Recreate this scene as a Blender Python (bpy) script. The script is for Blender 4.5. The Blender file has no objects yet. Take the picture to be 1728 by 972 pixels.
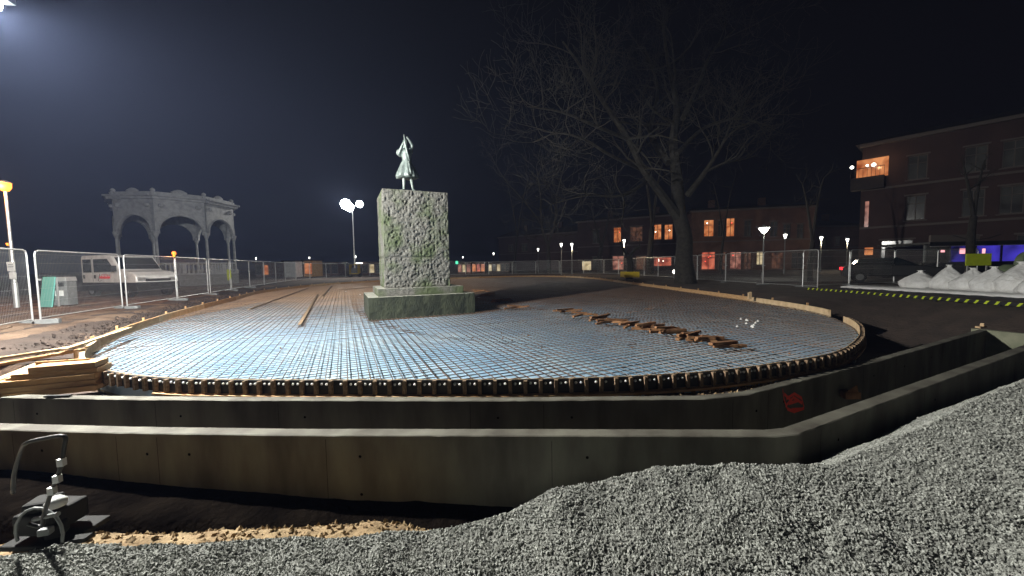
import bpy, math, random
import numpy as np
from mathutils import Vector, Matrix, Euler
R = math.radians
rnd = random.Random(7)
scene = bpy.context.scene
COL = scene.collection

# ------------------------------------------------------------------ camera
CAM_Z = 1.57
F = 620.0
PITCH = math.atan(39/620); ROLL = R(0.9)
fwd = Vector((0, math.cos(PITCH), -math.sin(PITCH)))
up0 = Vector((0, math.sin(PITCH), math.cos(PITCH)))
rt0 = Vector((1, 0, 0))
rt = rt0*math.cos(ROLL) - up0*math.sin(ROLL)
up = up0*math.cos(ROLL) + rt0*math.sin(ROLL)
cd = bpy.data.cameras.new('camera'); cam = bpy.data.objects.new('camera', cd); COL.objects.link(cam)
cd.sensor_width = 36; cd.lens = 36*F/1728; cd.clip_end = 2000; cd.clip_start = 0.05
m = Matrix((rt, up, -fwd)).transposed().to_4x4(); m.translation = (0, 0, CAM_Z)
cam.matrix_world = m
scene.camera = cam

# ------------------------------------------------------------------ night sky
w = bpy.data.worlds.new('World'); scene.world = w; w.use_nodes = True
nt = w.node_tree; nt.nodes.clear()
out = nt.nodes.new('ShaderNodeOutputWorld')
tc = nt.nodes.new('ShaderNodeTexCoord'); sep = nt.nodes.new('ShaderNodeSeparateXYZ')
nt.links.new(tc.outputs['Generated'], sep.inputs[0])
ramp = nt.nodes.new('ShaderNodeValToRGB')
mr = nt.nodes.new('ShaderNodeMapRange'); mr.inputs['From Min'].default_value = -0.9; mr.inputs['From Max'].default_value = 0.75
nt.links.new(sep.outputs['X'], mr.inputs['Value']); nt.links.new(mr.outputs[0], ramp.inputs[0])
e = ramp.color_ramp.elements
e[0].position = 0.0; e[0].color = (.007, .008, .014, 1)
e[1].position = 1.0; e[1].color = (.0010, .0005, .0007, 1)
for p, c in ((.14, (.0065, .0070, .012, 1)), (.30, (.0045, .0048, .0075, 1)), (.47, (.0020, .0018, .0026, 1)), (.62, (.0011, .0008, .0010, 1))):
    q = ramp.color_ramp.elements.new(p); q.color = c
sky = nt.nodes.new('ShaderNodeTexSky'); sky.sky_type = 'NISHITA'; sky.sun_disc = False
sky.sun_elevation = R(-8); sky.sun_rotation = R(-60)
b1 = nt.nodes.new('ShaderNodeBackground'); b1.inputs[1].default_value = 1.0
b2 = nt.nodes.new('ShaderNodeBackground'); b2.inputs[1].default_value = 0.003
nt.links.new(ramp.outputs[0], b1.inputs[0]); nt.links.new(sky.outputs[0], b2.inputs[0])
ad = nt.nodes.new('ShaderNodeAddShader'); nt.links.new(b1.outputs[0], ad.inputs[0]); nt.links.new(b2.outputs[0], ad.inputs[1])
nt.links.new(ad.outputs[0], out.inputs['Surface'])
scene.view_settings.view_transform = 'Standard'; scene.view_settings.look = 'None'
scene.view_settings.exposure = 0.0; scene.view_settings.gamma = 1
scene.render.engine = 'CYCLES'
scene.cycles.max_bounces = 5; scene.cycles.use_denoising = True
scene.cycles.sample_clamp_indirect = 3

def lamp(name, loc, power, color, radius=.1, kind='POINT', target=None, angle=160, blend=.3):
    l = bpy.data.lights.new(name, kind); l.energy = power; l.color = color
    l.shadow_soft_size = radius
    o = bpy.data.objects.new(name, l); COL.objects.link(o); o.location = loc
    if kind == 'SPOT':
        l.spot_size = R(angle); l.spot_blend = blend
        o.rotation_euler = (Vector(target)-Vector(loc)).to_track_quat('-Z', 'Y').to_euler()
    return o
MAIN = Vector((-8.15, 5.95, 5.75))           # work light at the upper left corner
TOWER = Vector((-23.0, 54.0, 10.9))
lamp('flood_light', MAIN + Vector((.0, 0, -.02)), 25000, (1.0, .985, .92), .12)
lamp('tower_light', TOWER + Vector((-.6, -.6, 0)), 50000, (1.0, .93, .80), .3)
lamp('park_light', (19.9, 28.6, 3.85), 260, (1, .96, .82), .12)
def street_glow(p, e): lamp('street_glow', p, e, (1, .80, .55), .2)

# ------------------------------------------------------------------ pixel to point (1728 x 972 photograph)
def ray(px, py):
    return (fwd + rt*((px-864)/F) + up*((486-py)/F))
def on(px, py, z):
    d = ray(px, py); t = (z-CAM_Z)/d.z
    return Vector((d.x*t, d.y*t, z))
def at(px, py, Y):
    d = ray(px, py); t = Y/d.y
    return Vector((d.x*t, Y, CAM_Z+d.z*t))

# ------------------------------------------------------------------ noise
def vnoise(x, y, seed=0):
    xi = np.floor(x).astype(np.int64); yi = np.floor(y).astype(np.int64)
    fx = x-xi; fy = y-yi; fx = fx*fx*(3-2*fx); fy = fy*fy*(3-2*fy)
    def h(a, b):
        n = (a*374761393 + b*668265263 + seed*1274126177) & 0xffffffff
        n = ((n ^ (n >> 13))*1274126177) & 0xffffffff
        return ((n ^ (n >> 16)) & 0xffff)/65535.0
    return (h(xi, yi)*(1-fx)+h(xi+1, yi)*fx)*(1-fy)+(h(xi, yi+1)*(1-fx)+h(xi+1, yi+1)*fx)*fy
def fbm(x, y, seed=0, oct=4):
    s = 0; a = .5; 
    for k in range(oct):
        s = s+a*(vnoise(x*2**k, y*2**k, seed+k)-.5); a *= .5
    return s

# ------------------------------------------------------------------ materials
def mat(name, col, rough=.8, col2=None, nscale=3, bump=0, bscale=20, metal=0, emit=None, estr=1, spec=.5, detail=6, stretch=None, bdist=.02, low=.35, high=.65):
    mt = bpy.data.materials.new(name); mt.use_nodes = True
    n = mt.node_tree; b = n.nodes['Principled BSDF']
    b.inputs['Base Color'].default_value = (*col, 1); b.inputs['Roughness'].default_value = rough
    b.inputs['Metallic'].default_value = metal; b.inputs['Specular IOR Level'].default_value = spec
    t = n.nodes.new('ShaderNodeTexCoord'); mp = n.nodes.new('ShaderNodeMapping')
    n.links.new(t.outputs['Object'], mp.inputs[0])
    if stretch: mp.inputs['Scale'].default_value = stretch
    if col2 is not None:
        nz = n.nodes.new('ShaderNodeTexNoise'); nz.inputs['Scale'].default_value = nscale; nz.inputs['Detail'].default_value = detail
        n.links.new(mp.outputs[0], nz.inputs['Vector'])
        r = n.nodes.new('ShaderNodeValToRGB'); r.color_ramp.elements[0].position = low; r.color_ramp.elements[1].position = high
        r.color_ramp.elements[0].color = (*col, 1); r.color_ramp.elements[1].color = (*col2, 1)
        n.links.new(nz.outputs['Fac'], r.inputs[0]); n.links.new(r.outputs[0], b.inputs['Base Color'])
    if bump:
        nb = n.nodes.new('ShaderNodeTexNoise'); nb.inputs['Scale'].default_value = bscale; nb.inputs['Detail'].default_value = 4
        n.links.new(mp.outputs[0], nb.inputs['Vector'])
        bp = n.nodes.new('ShaderNodeBump'); bp.inputs['Strength'].default_value = bump; bp.inputs['Distance'].default_value = bdist
        n.links.new(nb.outputs['Fac'], bp.inputs['Height']); n.links.new(bp.outputs[0], b.inputs['Normal'])
    if emit:
        b.inputs['Emission Color'].default_value = (*emit, 1); b.inputs['Emission Strength'].default_value = estr
    return mt
M = {}
M['soil'] = mat('soil', (.085, .052, .034), .95, (.17, .115, .078), 1.3, 1, 9, bdist=.06)
M['soil_dark'] = mat('soil_dark', (.045, .033, .027), .95, (.07, .05, .04), 2, 1, 12, bdist=.04)
M['sand'] = mat('sand', (.20, .13, .065), .95, (.33, .24, .13), 4, 1, 25, bdist=.02)
M['gravel'] = mat('gravel', (.14, .145, .13), .9, (.25, .255, .235), 70, .7, 90, bdist=.02)
M['concrete'] = mat('concrete', (.20, .19, .165), .85, (.30, .29, .26), 1.6, .35, 30, bdist=.01)
M['concrete_wall'] = mat('concrete_wall', (.24, .225, .19), .85, (.40, .385, .345), 2.2, .4, 25, bdist=.008)
M['concrete_face'] = mat('concrete_face', (.062, .055, .043), .8, (.15, .145, .115), 2.4, .6, 22, bdist=.006, stretch=(1, 1, .3))  # wall concrete darkened, the shade on the faces is painted in
M['concrete_top'] = mat('concrete_top', (.46, .44, .39), .85, (.60, .58, .53), 5, .3, 60, bdist=.003)  # same walls made paler, light on the top edges painted in
M['pit_shade_and_joints'] = mat('pit_shade_and_joints', (.0028, .0022, .0020), 1, (.0065, .005, .004), 3, 1, 14, bdist=.04, spec=.0)  # near-black so the pit floor carries painted shade; also colours joints and tie holes
M['concrete_old'] = mat('concrete_old', (.17, .18, .12), .85, (.28, .28, .2), 3, .4, 20, bdist=.01)
M['wood'] = mat('wood', (.42, .23, .10), .7, (.56, .36, .18), 5, .3, 18, stretch=(1, 1, 5), bdist=.004)
M['wood_pale'] = mat('wood_pale', (.55, .38, .21), .7, (.70, .52, .32), 5, .3, 18, bdist=.004)
M['stake_wood'] = mat('stake_wood', (.17, .105, .06), .85, (.30, .22, .14), 30)
M['plywood'] = mat('plywood', (.50, .28, .11), .7, (.62, .38, .18), 2.5, .2, 18, bdist=.004)
M['panel'] = mat('panel', (.012, .012, .013), .55, (.02, .02, .022), 5)
M['cap'] = mat('cap', (.85, .85, .83), .4)
M['rust'] = mat('rust', (.16, .075, .035), .8, (.30, .15, .06), 12, .4, 40, bdist=.004)
M['timber_old'] = mat('timber_old', (.15, .065, .028), .85, (.30, .15, .065), 8, .4, 40, bdist=.004)
M['rebar'] = mat('rebar', (.030, .021, .017), .55, (.11, .062, .036), 3, 0, metal=0)
M['galv'] = mat('galv', (.55, .56, .56), .4, (.68, .69, .69), 8, metal=.6)
M['bronze'] = mat('bronze', (.11, .14, .135), .45, (.26, .31, .295), 9, .3, 30, metal=.25, bdist=.004)
M['bronze_dark'] = mat('bronze_dark', (.06, .09, .08), .5, (.10, .14, .12), 9, metal=.3)
M['black'] = mat('black', (.015, .015, .016), .5)
M['rubber'] = mat('rubber', (.02, .02, .02), .9)
M['white'] = mat('white', (.86, .87, .85), .35, (.66, .67, .66), 3)
M['white_stone'] = mat('white_stone', (.26, .28, .30), .7, (.38, .40, .42), 3, .2, 8)
M['grey'] = mat('grey', (.16, .17, .17), .6, (.22, .23, .23), 5)
M['glass'] = mat('glass', (.012, .016, .018), .08, spec=.8)
M['yellow'] = mat('yellow', (.62, .45, .03), .5)
M['lime'] = mat('lime', (.60, .72, .03), .5, (.50, .62, .03), 6)
M['red'] = mat('red', (.6, .03, .03), .5)
M['paint'] = mat('paint', (.9, .06, .03), .5)
M['teal'] = mat('teal', (.16, .55, .49), .5, (.20, .60, .53), 2)
M['bark'] = mat('bark', (.018, .0165, .013), .95, (.040, .036, .028), 6, 1, 20, bdist=.03)
M['bark_dark'] = mat('bark_dark', (.018, .016, .013), .95, (.036, .032, .026), 6, 1, 20)
M['brick_dim'] = mat('brick_dim', (.095, .052, .036), .9, (.145, .08, .056), .8, .3, 6)
M['plaster'] = mat('plaster', (.046, .025, .022), .9, (.066, .037, .032), .5, .3, 6)
M['roof'] = mat('roof', (.025, .018, .018), .8, (.035, .025, .023), 2)
M['trim'] = mat('trim', (.12, .10, .088), .8)
M['bag'] = mat('bag', (.88, .88, .87), .7, (.74, .73, .71), 4, .8, 6, bdist=.09, detail=8)
M['tarp'] = mat('tarp', (.13, .17, .10), .6, (.19, .24, .14), 5, .4, 12)
M['leafgreen'] = mat('leafgreen', (.05, .08, .03), .9, (.08, .12, .05), 2, .6, 8)
M['asphalt'] = mat('asphalt', (.045, .045, .047), .9, (.07, .068, .065), 1.2, .3, 40)
def emat(name, col, s): return mat(name, (.02, .02, .02), .6, emit=col, estr=s)
M['e_flood'] = emat('lit_flood', (.95, 1, 1), 60)
M['e_cool'] = emat('lit_cool', (1, .97, .85), 5)
M['e_lamp'] = emat('lit_lamp', (1, .98, .88), 7)
M['e_sodium'] = emat('lit_sodium', (1, .27, .03), 4)
M['e_amber'] = emat('lit_amber', (1, .16, .015), 4)
M['e_red'] = emat('lit_red', (1, .02, .03), 4)
M['e_red2'] = emat('lit_red_soft', (1, .08, .05), 2)
M['e_blue'] = emat('lit_blue', (.045, .04, .55), .9)
M['e_pink'] = emat('lit_pink', (1, .42, .45), 1.6)
M['e_green'] = emat('lit_green', (.1, .9, .5), 1.4)
def window_glow(name, c1, c2, s, sc=1.1):
    mt = bpy.data.materials.new(name); mt.use_nodes = True
    n = mt.node_tree; b = n.nodes['Principled BSDF']; b.inputs['Base Color'].default_value = (.02, .02, .02, 1); b.inputs['Roughness'].default_value = .15
    t = n.nodes.new('ShaderNodeTexCoord'); v = n.nodes.new('ShaderNodeTexNoise'); v.inputs['Scale'].default_value = sc; v.inputs['Detail'].default_value = 1
    v.inputs['Distortion'].default_value = .4
    n.links.new(t.outputs['Object'], v.inputs['Vector'])
    r = n.nodes.new('ShaderNodeValToRGB'); r.color_ramp.elements[0].position = .30; r.color_ramp.elements[1].position = .72
    r.color_ramp.elements[0].color = (*c1, 1); r.color_ramp.elements[1].color = (*c2, 1)
    n.links.new(v.outputs['Fac'], r.inputs[0]); n.links.new(r.outputs[0], b.inputs['Emission Color']); b.inputs['Emission Strength'].default_value = s
    return mt
M['w_orange'] = window_glow('window_orange', (.35, .07, .015), (.95, .36, .13), .8)
M['w_red'] = window_glow('window_red', (.16, .008, .008), (.9, .22, .12), .8)
M['w_pink'] = window_glow('window_pink', (.14, .04, .03), (.75, .33, .24), .7)
M['w_cream'] = window_glow('window_cream', (.35, .25, .12), (.95, .8, .5), .9)
M['w_dim'] = window_glow('window_dim', (.006, .005, .004), (.018, .018, .015), .7)
M['w_dim2'] = window_glow('window_faint', (.015, .006, .004), (.16, .07, .04), .7, 2.0)
M['w_blue'] = window_glow('window_blue', (.004, .004, .03), (.07, .05, .62), .8, .9)
# blue sheet under the reinforcement
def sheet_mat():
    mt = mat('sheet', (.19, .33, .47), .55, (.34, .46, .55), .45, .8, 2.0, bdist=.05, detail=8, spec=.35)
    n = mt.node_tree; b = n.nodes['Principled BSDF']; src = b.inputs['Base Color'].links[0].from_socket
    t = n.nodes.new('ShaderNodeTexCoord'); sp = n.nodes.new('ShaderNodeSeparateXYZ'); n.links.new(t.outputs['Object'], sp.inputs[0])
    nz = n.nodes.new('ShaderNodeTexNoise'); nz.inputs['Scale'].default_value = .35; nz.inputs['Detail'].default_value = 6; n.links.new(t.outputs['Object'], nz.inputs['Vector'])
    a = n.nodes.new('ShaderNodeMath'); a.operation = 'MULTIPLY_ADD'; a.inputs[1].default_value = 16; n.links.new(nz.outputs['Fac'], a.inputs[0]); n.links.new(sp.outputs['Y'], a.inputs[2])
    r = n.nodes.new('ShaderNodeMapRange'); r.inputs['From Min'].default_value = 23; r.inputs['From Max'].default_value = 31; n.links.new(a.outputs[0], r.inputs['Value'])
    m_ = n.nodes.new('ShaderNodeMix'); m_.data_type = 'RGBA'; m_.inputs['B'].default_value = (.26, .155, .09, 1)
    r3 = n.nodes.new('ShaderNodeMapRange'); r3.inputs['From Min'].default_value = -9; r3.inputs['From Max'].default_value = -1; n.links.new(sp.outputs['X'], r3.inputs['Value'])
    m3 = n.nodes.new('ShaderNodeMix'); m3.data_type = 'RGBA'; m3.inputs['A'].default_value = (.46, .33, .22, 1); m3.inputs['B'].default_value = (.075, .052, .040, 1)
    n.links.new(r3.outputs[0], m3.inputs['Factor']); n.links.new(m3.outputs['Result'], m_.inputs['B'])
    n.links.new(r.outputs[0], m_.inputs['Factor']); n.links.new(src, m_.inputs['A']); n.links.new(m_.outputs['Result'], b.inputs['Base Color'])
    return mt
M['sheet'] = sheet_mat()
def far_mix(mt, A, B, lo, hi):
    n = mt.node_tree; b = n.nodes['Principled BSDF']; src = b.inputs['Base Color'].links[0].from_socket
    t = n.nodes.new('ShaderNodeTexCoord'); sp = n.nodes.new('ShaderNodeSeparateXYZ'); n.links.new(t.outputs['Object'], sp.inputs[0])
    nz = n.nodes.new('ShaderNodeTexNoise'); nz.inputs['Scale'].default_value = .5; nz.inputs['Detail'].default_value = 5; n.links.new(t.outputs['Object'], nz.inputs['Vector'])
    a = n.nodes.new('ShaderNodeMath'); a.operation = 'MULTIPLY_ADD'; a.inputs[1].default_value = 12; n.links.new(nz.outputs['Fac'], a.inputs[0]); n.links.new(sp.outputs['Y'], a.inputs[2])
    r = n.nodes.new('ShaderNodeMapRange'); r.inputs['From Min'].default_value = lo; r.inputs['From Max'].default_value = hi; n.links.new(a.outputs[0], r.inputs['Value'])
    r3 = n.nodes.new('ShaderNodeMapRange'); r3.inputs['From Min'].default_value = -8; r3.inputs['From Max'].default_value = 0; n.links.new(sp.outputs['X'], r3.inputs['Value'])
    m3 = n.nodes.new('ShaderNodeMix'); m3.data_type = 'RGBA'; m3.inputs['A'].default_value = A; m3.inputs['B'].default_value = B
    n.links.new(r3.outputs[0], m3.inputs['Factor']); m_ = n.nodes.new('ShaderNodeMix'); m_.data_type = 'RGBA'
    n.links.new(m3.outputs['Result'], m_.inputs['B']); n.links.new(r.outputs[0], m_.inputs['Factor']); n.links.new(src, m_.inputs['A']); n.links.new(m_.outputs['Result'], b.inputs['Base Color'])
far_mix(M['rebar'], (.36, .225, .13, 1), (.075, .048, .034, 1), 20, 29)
# rusticated granite with green growth
def granite():
    mt = bpy.data.materials.new('granite'); mt.use_nodes = True
    n = mt.node_tree; b = n.nodes['Principled BSDF']; b.inputs['Roughness'].default_value = .85
    t = n.nodes.new('ShaderNodeTexCoord')
    a = n.nodes.new('ShaderNodeTexNoise'); a.inputs['Scale'].default_value = 26; a.inputs['Detail'].default_value = 5
    g = n.nodes.new('ShaderNodeTexNoise'); g.inputs['Scale'].default_value = 1.1; g.inputs['Detail'].default_value = 4
    for q in (a, g): n.links.new(t.outputs['Object'], q.inputs['Vector'])
    r = n.nodes.new('ShaderNodeValToRGB'); r.color_ramp.elements[0].color = (.075, .073, .064, 1); r.color_ramp.elements[1].color = (.15, .147, .133, 1)
    r.color_ramp.elements[0].position = .35; r.color_ramp.elements[1].position = .65
    r2 = n.nodes.new('ShaderNodeValToRGB'); r2.color_ramp.elements[0].position = .45; r2.color_ramp.elements[1].position = .62
    mx = n.nodes.new('ShaderNodeMix'); mx.data_type = 'RGBA'; mx.inputs['B'].default_value = (.06, .078, .036, 1)
    n.links.new(a.outputs['Fac'], r.inputs[0]); n.links.new(g.outputs['Fac'], r2.inputs[0])
    n.links.new(r2.outputs[0], mx.inputs['Factor']); n.links.new(r.outputs[0], mx.inputs['A']); n.links.new(mx.outputs['Result'], b.inputs['Base Color'])
    nb = n.nodes.new('ShaderNodeTexNoise'); nb.inputs['Scale'].default_value = 40; nb.inputs['Detail'].default_value = 4
    n.links.new(t.outputs['Object'], nb.inputs['Vector'])
    bp = n.nodes.new('ShaderNodeBump'); bp.inputs['Strength'].default_value = .6; bp.inputs['Distance'].default_value = .015
    n.links.new(nb.outputs['Fac'], bp.inputs['Height']); n.links.new(bp.outputs[0], b.inputs['Normal'])
    return mt
M['granite'] = granite()
M['granite_green'] = mat('granite_green', (.012, .016, .009), .9, (.040, .046, .026), 3.5, .9, 22, bdist=.03, stretch=(1, 1, .5))

# ------------------------------------------------------------------ mesh builder
class MB:
    def __init__(s): s.v = []; s.f = []; s.smooth = False
    def add(s, vs, fs):
        k = len(s.v); s.v.extend([tuple(p) for p in vs]); s.f.extend([tuple(i+k for i in q) for q in fs]); return s
    def box(s, c, size, rz=0, rx=0, ry=0):
        e = Euler((rx, ry, rz)).to_matrix(); c = Vector(c); a, b, d = size[0]/2, size[1]/2, size[2]/2
        vs = [c+e @ Vector((x*a, y*b, z*d)) for z in (-1, 1) for x, y in ((-1, -1), (1, -1), (1, 1), (-1, 1))]
        return s.add(vs, [(3, 2, 1, 0), (4, 5, 6, 7), (0, 1, 5, 4), (1, 2, 6, 5), (2, 3, 7, 6), (3, 0, 4, 7)])
    def tube(s, pts, r, n=8, cap=True):
        pts = [Vector(p) for p in pts]; rs = r if isinstance(r, (list, tuple)) else [r]*len(pts)
        vs = []; fs = []; prev = None
        for i, p in enumerate(pts):
            t = (pts[min(i+1, len(pts)-1)]-pts[max(i-1, 0)])
            if t.length < 1e-9: t = Vector((0, 0, 1))
            t.normalize()
            if prev is None:
                a = t.cross(Vector((0, 0, 1)) if abs(t.z) < .9 else Vector((1, 0, 0))).normalized()
            else:
                a = prev - t*prev.dot(t)
                a = a.normalized() if a.length > 1e-6 else t.orthogonal().normalized()
            prev = a; b = t.cross(a)
            for k in range(n):
                an = 2*math.pi*k/n; vs.append(p+(a*math.cos(an)+b*math.sin(an))*rs[i])
        for i in range(len(pts)-1):
            for k in range(n):
                k2 = (k+1) % n; fs.append((i*n+k, i*n+k2, (i+1)*n+k2, (i+1)*n+k))
        if cap: fs.append(tuple(range(n-1, -1, -1))); fs.append(tuple(range((len(pts)-1)*n, len(pts)*n)))
        return s.add(vs, fs)
    def lathe(s, c, prof, n=16, fn=None):
        c = Vector(c); vs = []; fs = []
        for r, z in prof:
            for k in range(n):
                an = 2*math.pi*k/n; rr = r*(fn(an, z) if fn else 1)
                vs.append(c+Vector((rr*math.cos(an), rr*math.sin(an), z)))
        for i in range(len(prof)-1):
            for k in range(n):
                k2 = (k+1) % n; fs.append((i*n+k, i*n+k2, (i+1)*n+k2, (i+1)*n+k))
        fs.append(tuple(range(n-1, -1, -1))); fs.append(tuple(range((len(prof)-1)*n, len(prof)*n)))
        return s.add(vs, fs)
    def prism(s, pts, z0, z1):
        n = len(pts); vs = [(p[0], p[1], z0) for p in pts]+[(p[0], p[1], z1) for p in pts]
        fs = [tuple(range(n-1, -1, -1)), tuple(range(n, 2*n))]+[(i, (i+1) % n, n+(i+1) % n, n+i) for i in range(n)]
        return s.add(vs, fs)
    def extr(s, pts, y0, y1):          # profile in x,z extruded along y
        n = len(pts); vs = [(p[0], y0, p[1]) for p in pts]+[(p[0], y1, p[1]) for p in pts]
        fs = [tuple(range(n)), tuple(range(2*n-1, n-1, -1))]+[((i+1) % n, i, n+i, n+(i+1) % n) for i in range(n)]
        return s.add(vs, fs)
    def quad(s, a, b, c, d): return s.add([a, b, c, d], [(0, 1, 2, 3)])
    def build(s, name, m, parent=None, loc=None, rz=0, smooth=False, kind=None, bevel=0):
        me = bpy.data.meshes.new(name); me.from_pydata(s.v, [], s.f); me.update()
        if smooth: me.polygons.foreach_set('use_smooth', [True]*len(me.polygons))
        me.materials.append(m if not isinstance(m, str) else M[m])
        o = bpy.data.objects.new(name, me); COL.objects.link(o)
        if loc is not None: o.location = loc
        if rz: o.rotation_euler = (0, 0, rz)
        if parent: o.parent = parent
        if kind: o['kind'] = kind
        if bevel:
            bv = o.modifiers.new('bevel', 'BEVEL'); bv.width = bevel; bv.segments = 2
        return o
def thing(name, label, cat, loc=(0, 0, 0), rz=0, group=None):
    o = bpy.data.objects.new(name, None); COL.objects.link(o); o.empty_display_size = .1
    o.location = loc; o.rotation_euler = (0, 0, rz); o['label'] = label; o['category'] = cat
    if group: o['group'] = group
    return o
def tag(o, label, cat, group=None):
    o['label'] = label; o['category'] = cat
    if group: o['group'] = group
    return o
def kids(o): return [c for c in ALL if c.parent == o]
def dup(root, loc, rz, label=None, scale=None):
    def cp(o, par):
        c = o.copy(); COL.objects.link(c)
        if par: c.parent = par
        for ch in list(o.children): cp(ch, c)
        return c
    r = cp(root, None); r.location = loc; r.rotation_euler = (0, 0, rz)
    if scale: r.scale = scale
    if label: r['label'] = label
    return r
def grid_mesh(name, xs, ys, Z, m, kind='structure', smooth=True):
    nx, ny = len(xs), len(ys); X, Y = np.meshgrid(xs, ys)
    co = np.stack([X.ravel(), Y.ravel(), Z.ravel()], 1).astype(np.float32)
    i = (np.arange(ny-1)[:, None]*nx+np.arange(nx-1)[None, :]).ravel()
    fa = np.stack([i, i+1, i+nx+1, i+nx], 1).astype(np.int32)
    me = raw_mesh(name, co, fa, 4, smooth); me.materials.append(m)
    o = bpy.data.objects.new(name, me); COL.objects.link(o); o['kind'] = kind
    return o
def raw_mesh(name, co, fa, k, smooth=False):
    me = bpy.data.meshes.new(name); me.vertices.add(len(co)); me.vertices.foreach_set('co', co.ravel())
    me.loops.add(fa.size); me.loops.foreach_set('vertex_index', fa.ravel())
    me.polygons.add(len(fa)); me.polygons.foreach_set('loop_start', np.arange(len(fa), dtype=np.int32)*k)
    me.polygons.foreach_set('use_smooth', np.full(len(fa), smooth)); me.update(calc_edges=True)
    return me

# ------------------------------------------------------------------ ring outline of the slab
ZM = -0.09                                   # reinforcement level
ZT = 0.06                                    # top of the edge boards
ringpx = [(146,613),(175,623),(215,631),(260,636),(330,639.5),(500,641),(700,641),(864,640),(1000,637),(1100,633),(1200,626),(1300,614),(1380,601),(1420,590),(1444,574),(1452,560),(1447,546),(1425,534),(1380,520),(1300,507),(1200,493.5),(1100,481),(1040,473.5),(1000,468.8),(950,466),(870,465.6),(760,469),(640,473.5),(560,478),(500,483.5),(440,491),(400,501),(350,513),(300,526),(240,544),(190,562),(158,580),(141,597)]
ctrl = [on(x, y, ZT) for x, y in ringpx]
def catmull(P, closed=True, n=12):
    o = []; N = len(P)
    for i in range(N if closed else N-1):
        p0, p1, p2, p3 = (P[(i+k-1) % N] for k in range(4)) if closed else (P[max(i-1, 0)], P[i], P[i+1], P[min(i+2, N-1)])
        for j in range(n):
            t = j/n
            o.append(.5*((2*p1)+(p2-p0)*t+(2*p0-5*p1+4*p2-p3)*t*t+(3*p1-p0-3*p2+p3)*t**3))
    if not closed: o.append(P[-1])
    return o
def resample(P, step, closed=True):
    Q = P+[P[0]] if closed else P
    o = [Q[0]]; acc = 0
    for a, b in zip(Q, Q[1:]):
        L = (b-a).length
        if L < 1e-6: continue
        t = step-acc
        while t <= L:
            o.append(a+(b-a)*(t/L)); t += step
        acc = (acc+L) % step
    return o
ring = resample(catmull(ctrl), .2)
if (ring[-1]-ring[0]).length < .1: ring.pop()
NR = len(ring)
def nrm(i):
    t = ring[(i+1) % NR]-ring[i-1]; t.normalize()
    return Vector((t.y, -t.x, 0))              # outward for counter-clockwise order
poly = np.array([(p.x, p.y) for p in ring[::2]])
def inside(px, py, P):
    c = np.zeros(px.shape, bool); n = len(P)
    for i in range(n):
        x1, y1 = P[i]; x2, y2 = P[(i+1) % n]
        cond = ((y1 > py) != (y2 > py)) & (px < (x2-x1)*(py-y1)/((y2-y1) if y2 != y1 else 1e-9)+x1)
        c ^= cond
    return c
def pdist(px, py, P, closed=True):
    d = np.full(px.shape, 1e9); n = len(P)
    for i in range(n if closed else n-1):
        x1, y1 = P[i]; x2, y2 = P[(i+1) % n]; dx, dy = x2-x1, y2-y1; L = dx*dx+dy*dy+1e-12
        t = np.clip(((px-x1)*dx+(py-y1)*dy)/L, 0, 1)
        d = np.minimum(d, np.hypot(px-x1-t*dx, py-y1-t*dy))
    return d

# ------------------------------------------------------------------ trench walls in plan
ZW = -0.13
outer_px = [(-500, 702), (0, 714), (230, 720), (500, 723.5), (864, 724), (1290, 725), (1322, 722), (1728, 582)]
inner_px = [(-500, 655), (0, 665), (230, 668.5), (430, 670), (864, 670.5), (1180, 667.5), (1250, 661), (1480, 604), (1652, 556)]
def wallline(px, ext=None):
    P = [on(x, y, ZW) for x, y in px]
    if ext: P.append(P[-1]+(P[-1]-P[-2]).normalized()*ext)
    return P
outerP = wallline(outer_px, 5.0); innerP = wallline(inner_px)
def offset(P, d):                                # to the camera side
    o = []
    for i, p in enumerate(P):
        t1 = (P[i]-P[i-1]).normalized() if i else (P[1]-P[0]).normalized()
        t2 = (P[i+1]-P[i]).normalized() if i < len(P)-1 else t1
        t = (t1+t2).normalized(); n = Vector((t.y, -t.x, 0)); k = 1/max(.6, math.cos(t1.angle(t)) if t1.angle(t, 0) else 1)
        o.append(p+n*d*k)
    return o
def wall(name, P, th, z0, z1, label):
    Q = offset(P, th); b = MB(); n = len(P)
    # subdivide a bit and make the top edge slightly uneven
    A = []; B = []
    for i in range(n-1):
        seg = max(1, int((P[i+1]-P[i]).length/.12))
        for k in range(seg):
            t = k/seg; A.append(P[i].lerp(P[i+1], t)); B.append(Q[i].lerp(Q[i+1], t))
    A.append(P[-1]); B.append(Q[-1]); vs = []; fs = []
    for i in range(len(A)):
        j = rnd.uniform(-.002, .002); u = rnd.uniform(-.0025, .0025)
        a, c = A[i], B[i]
        vs += [(a.x, a.y, z0), (c.x, c.y, z0), (c.x+u, c.y-u, z1+j-.008), (c.x, c.y+.012, z1+j), (a.x, a.y, z1+j*.6)]
    for i in range(len(A)-1):
        for k in range(5):
            k2 = (k+1) % 5; fs.append((i*5+k, (i+1)*5+k, (i+1)*5+k2, i*5+k2))
    fs.append((0, 1, 2, 3, 4)); e_ = (len(A)-1)*5; fs.append((e_+4, e_+3, e_+2, e_+1, e_))
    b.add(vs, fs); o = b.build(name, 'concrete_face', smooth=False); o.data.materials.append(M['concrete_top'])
    for q_, pl in enumerate(o.data.polygons):
        if q_ < (len(A)-1)*5 and q_ % 5 in (2, 3): pl.material_index = 1; tag(o, label, 'concrete wall'); return o
wall('trench_wall', outerP, .15, -1.15, ZW, 'outer grey concrete trench wall nearest the gravel, lit top edge and shaded face painted in')
wall('trench_wall', innerP, .12, -1.15, ZW, 'inner grey concrete trench wall right below the round formwork, with red paint mark')
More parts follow.
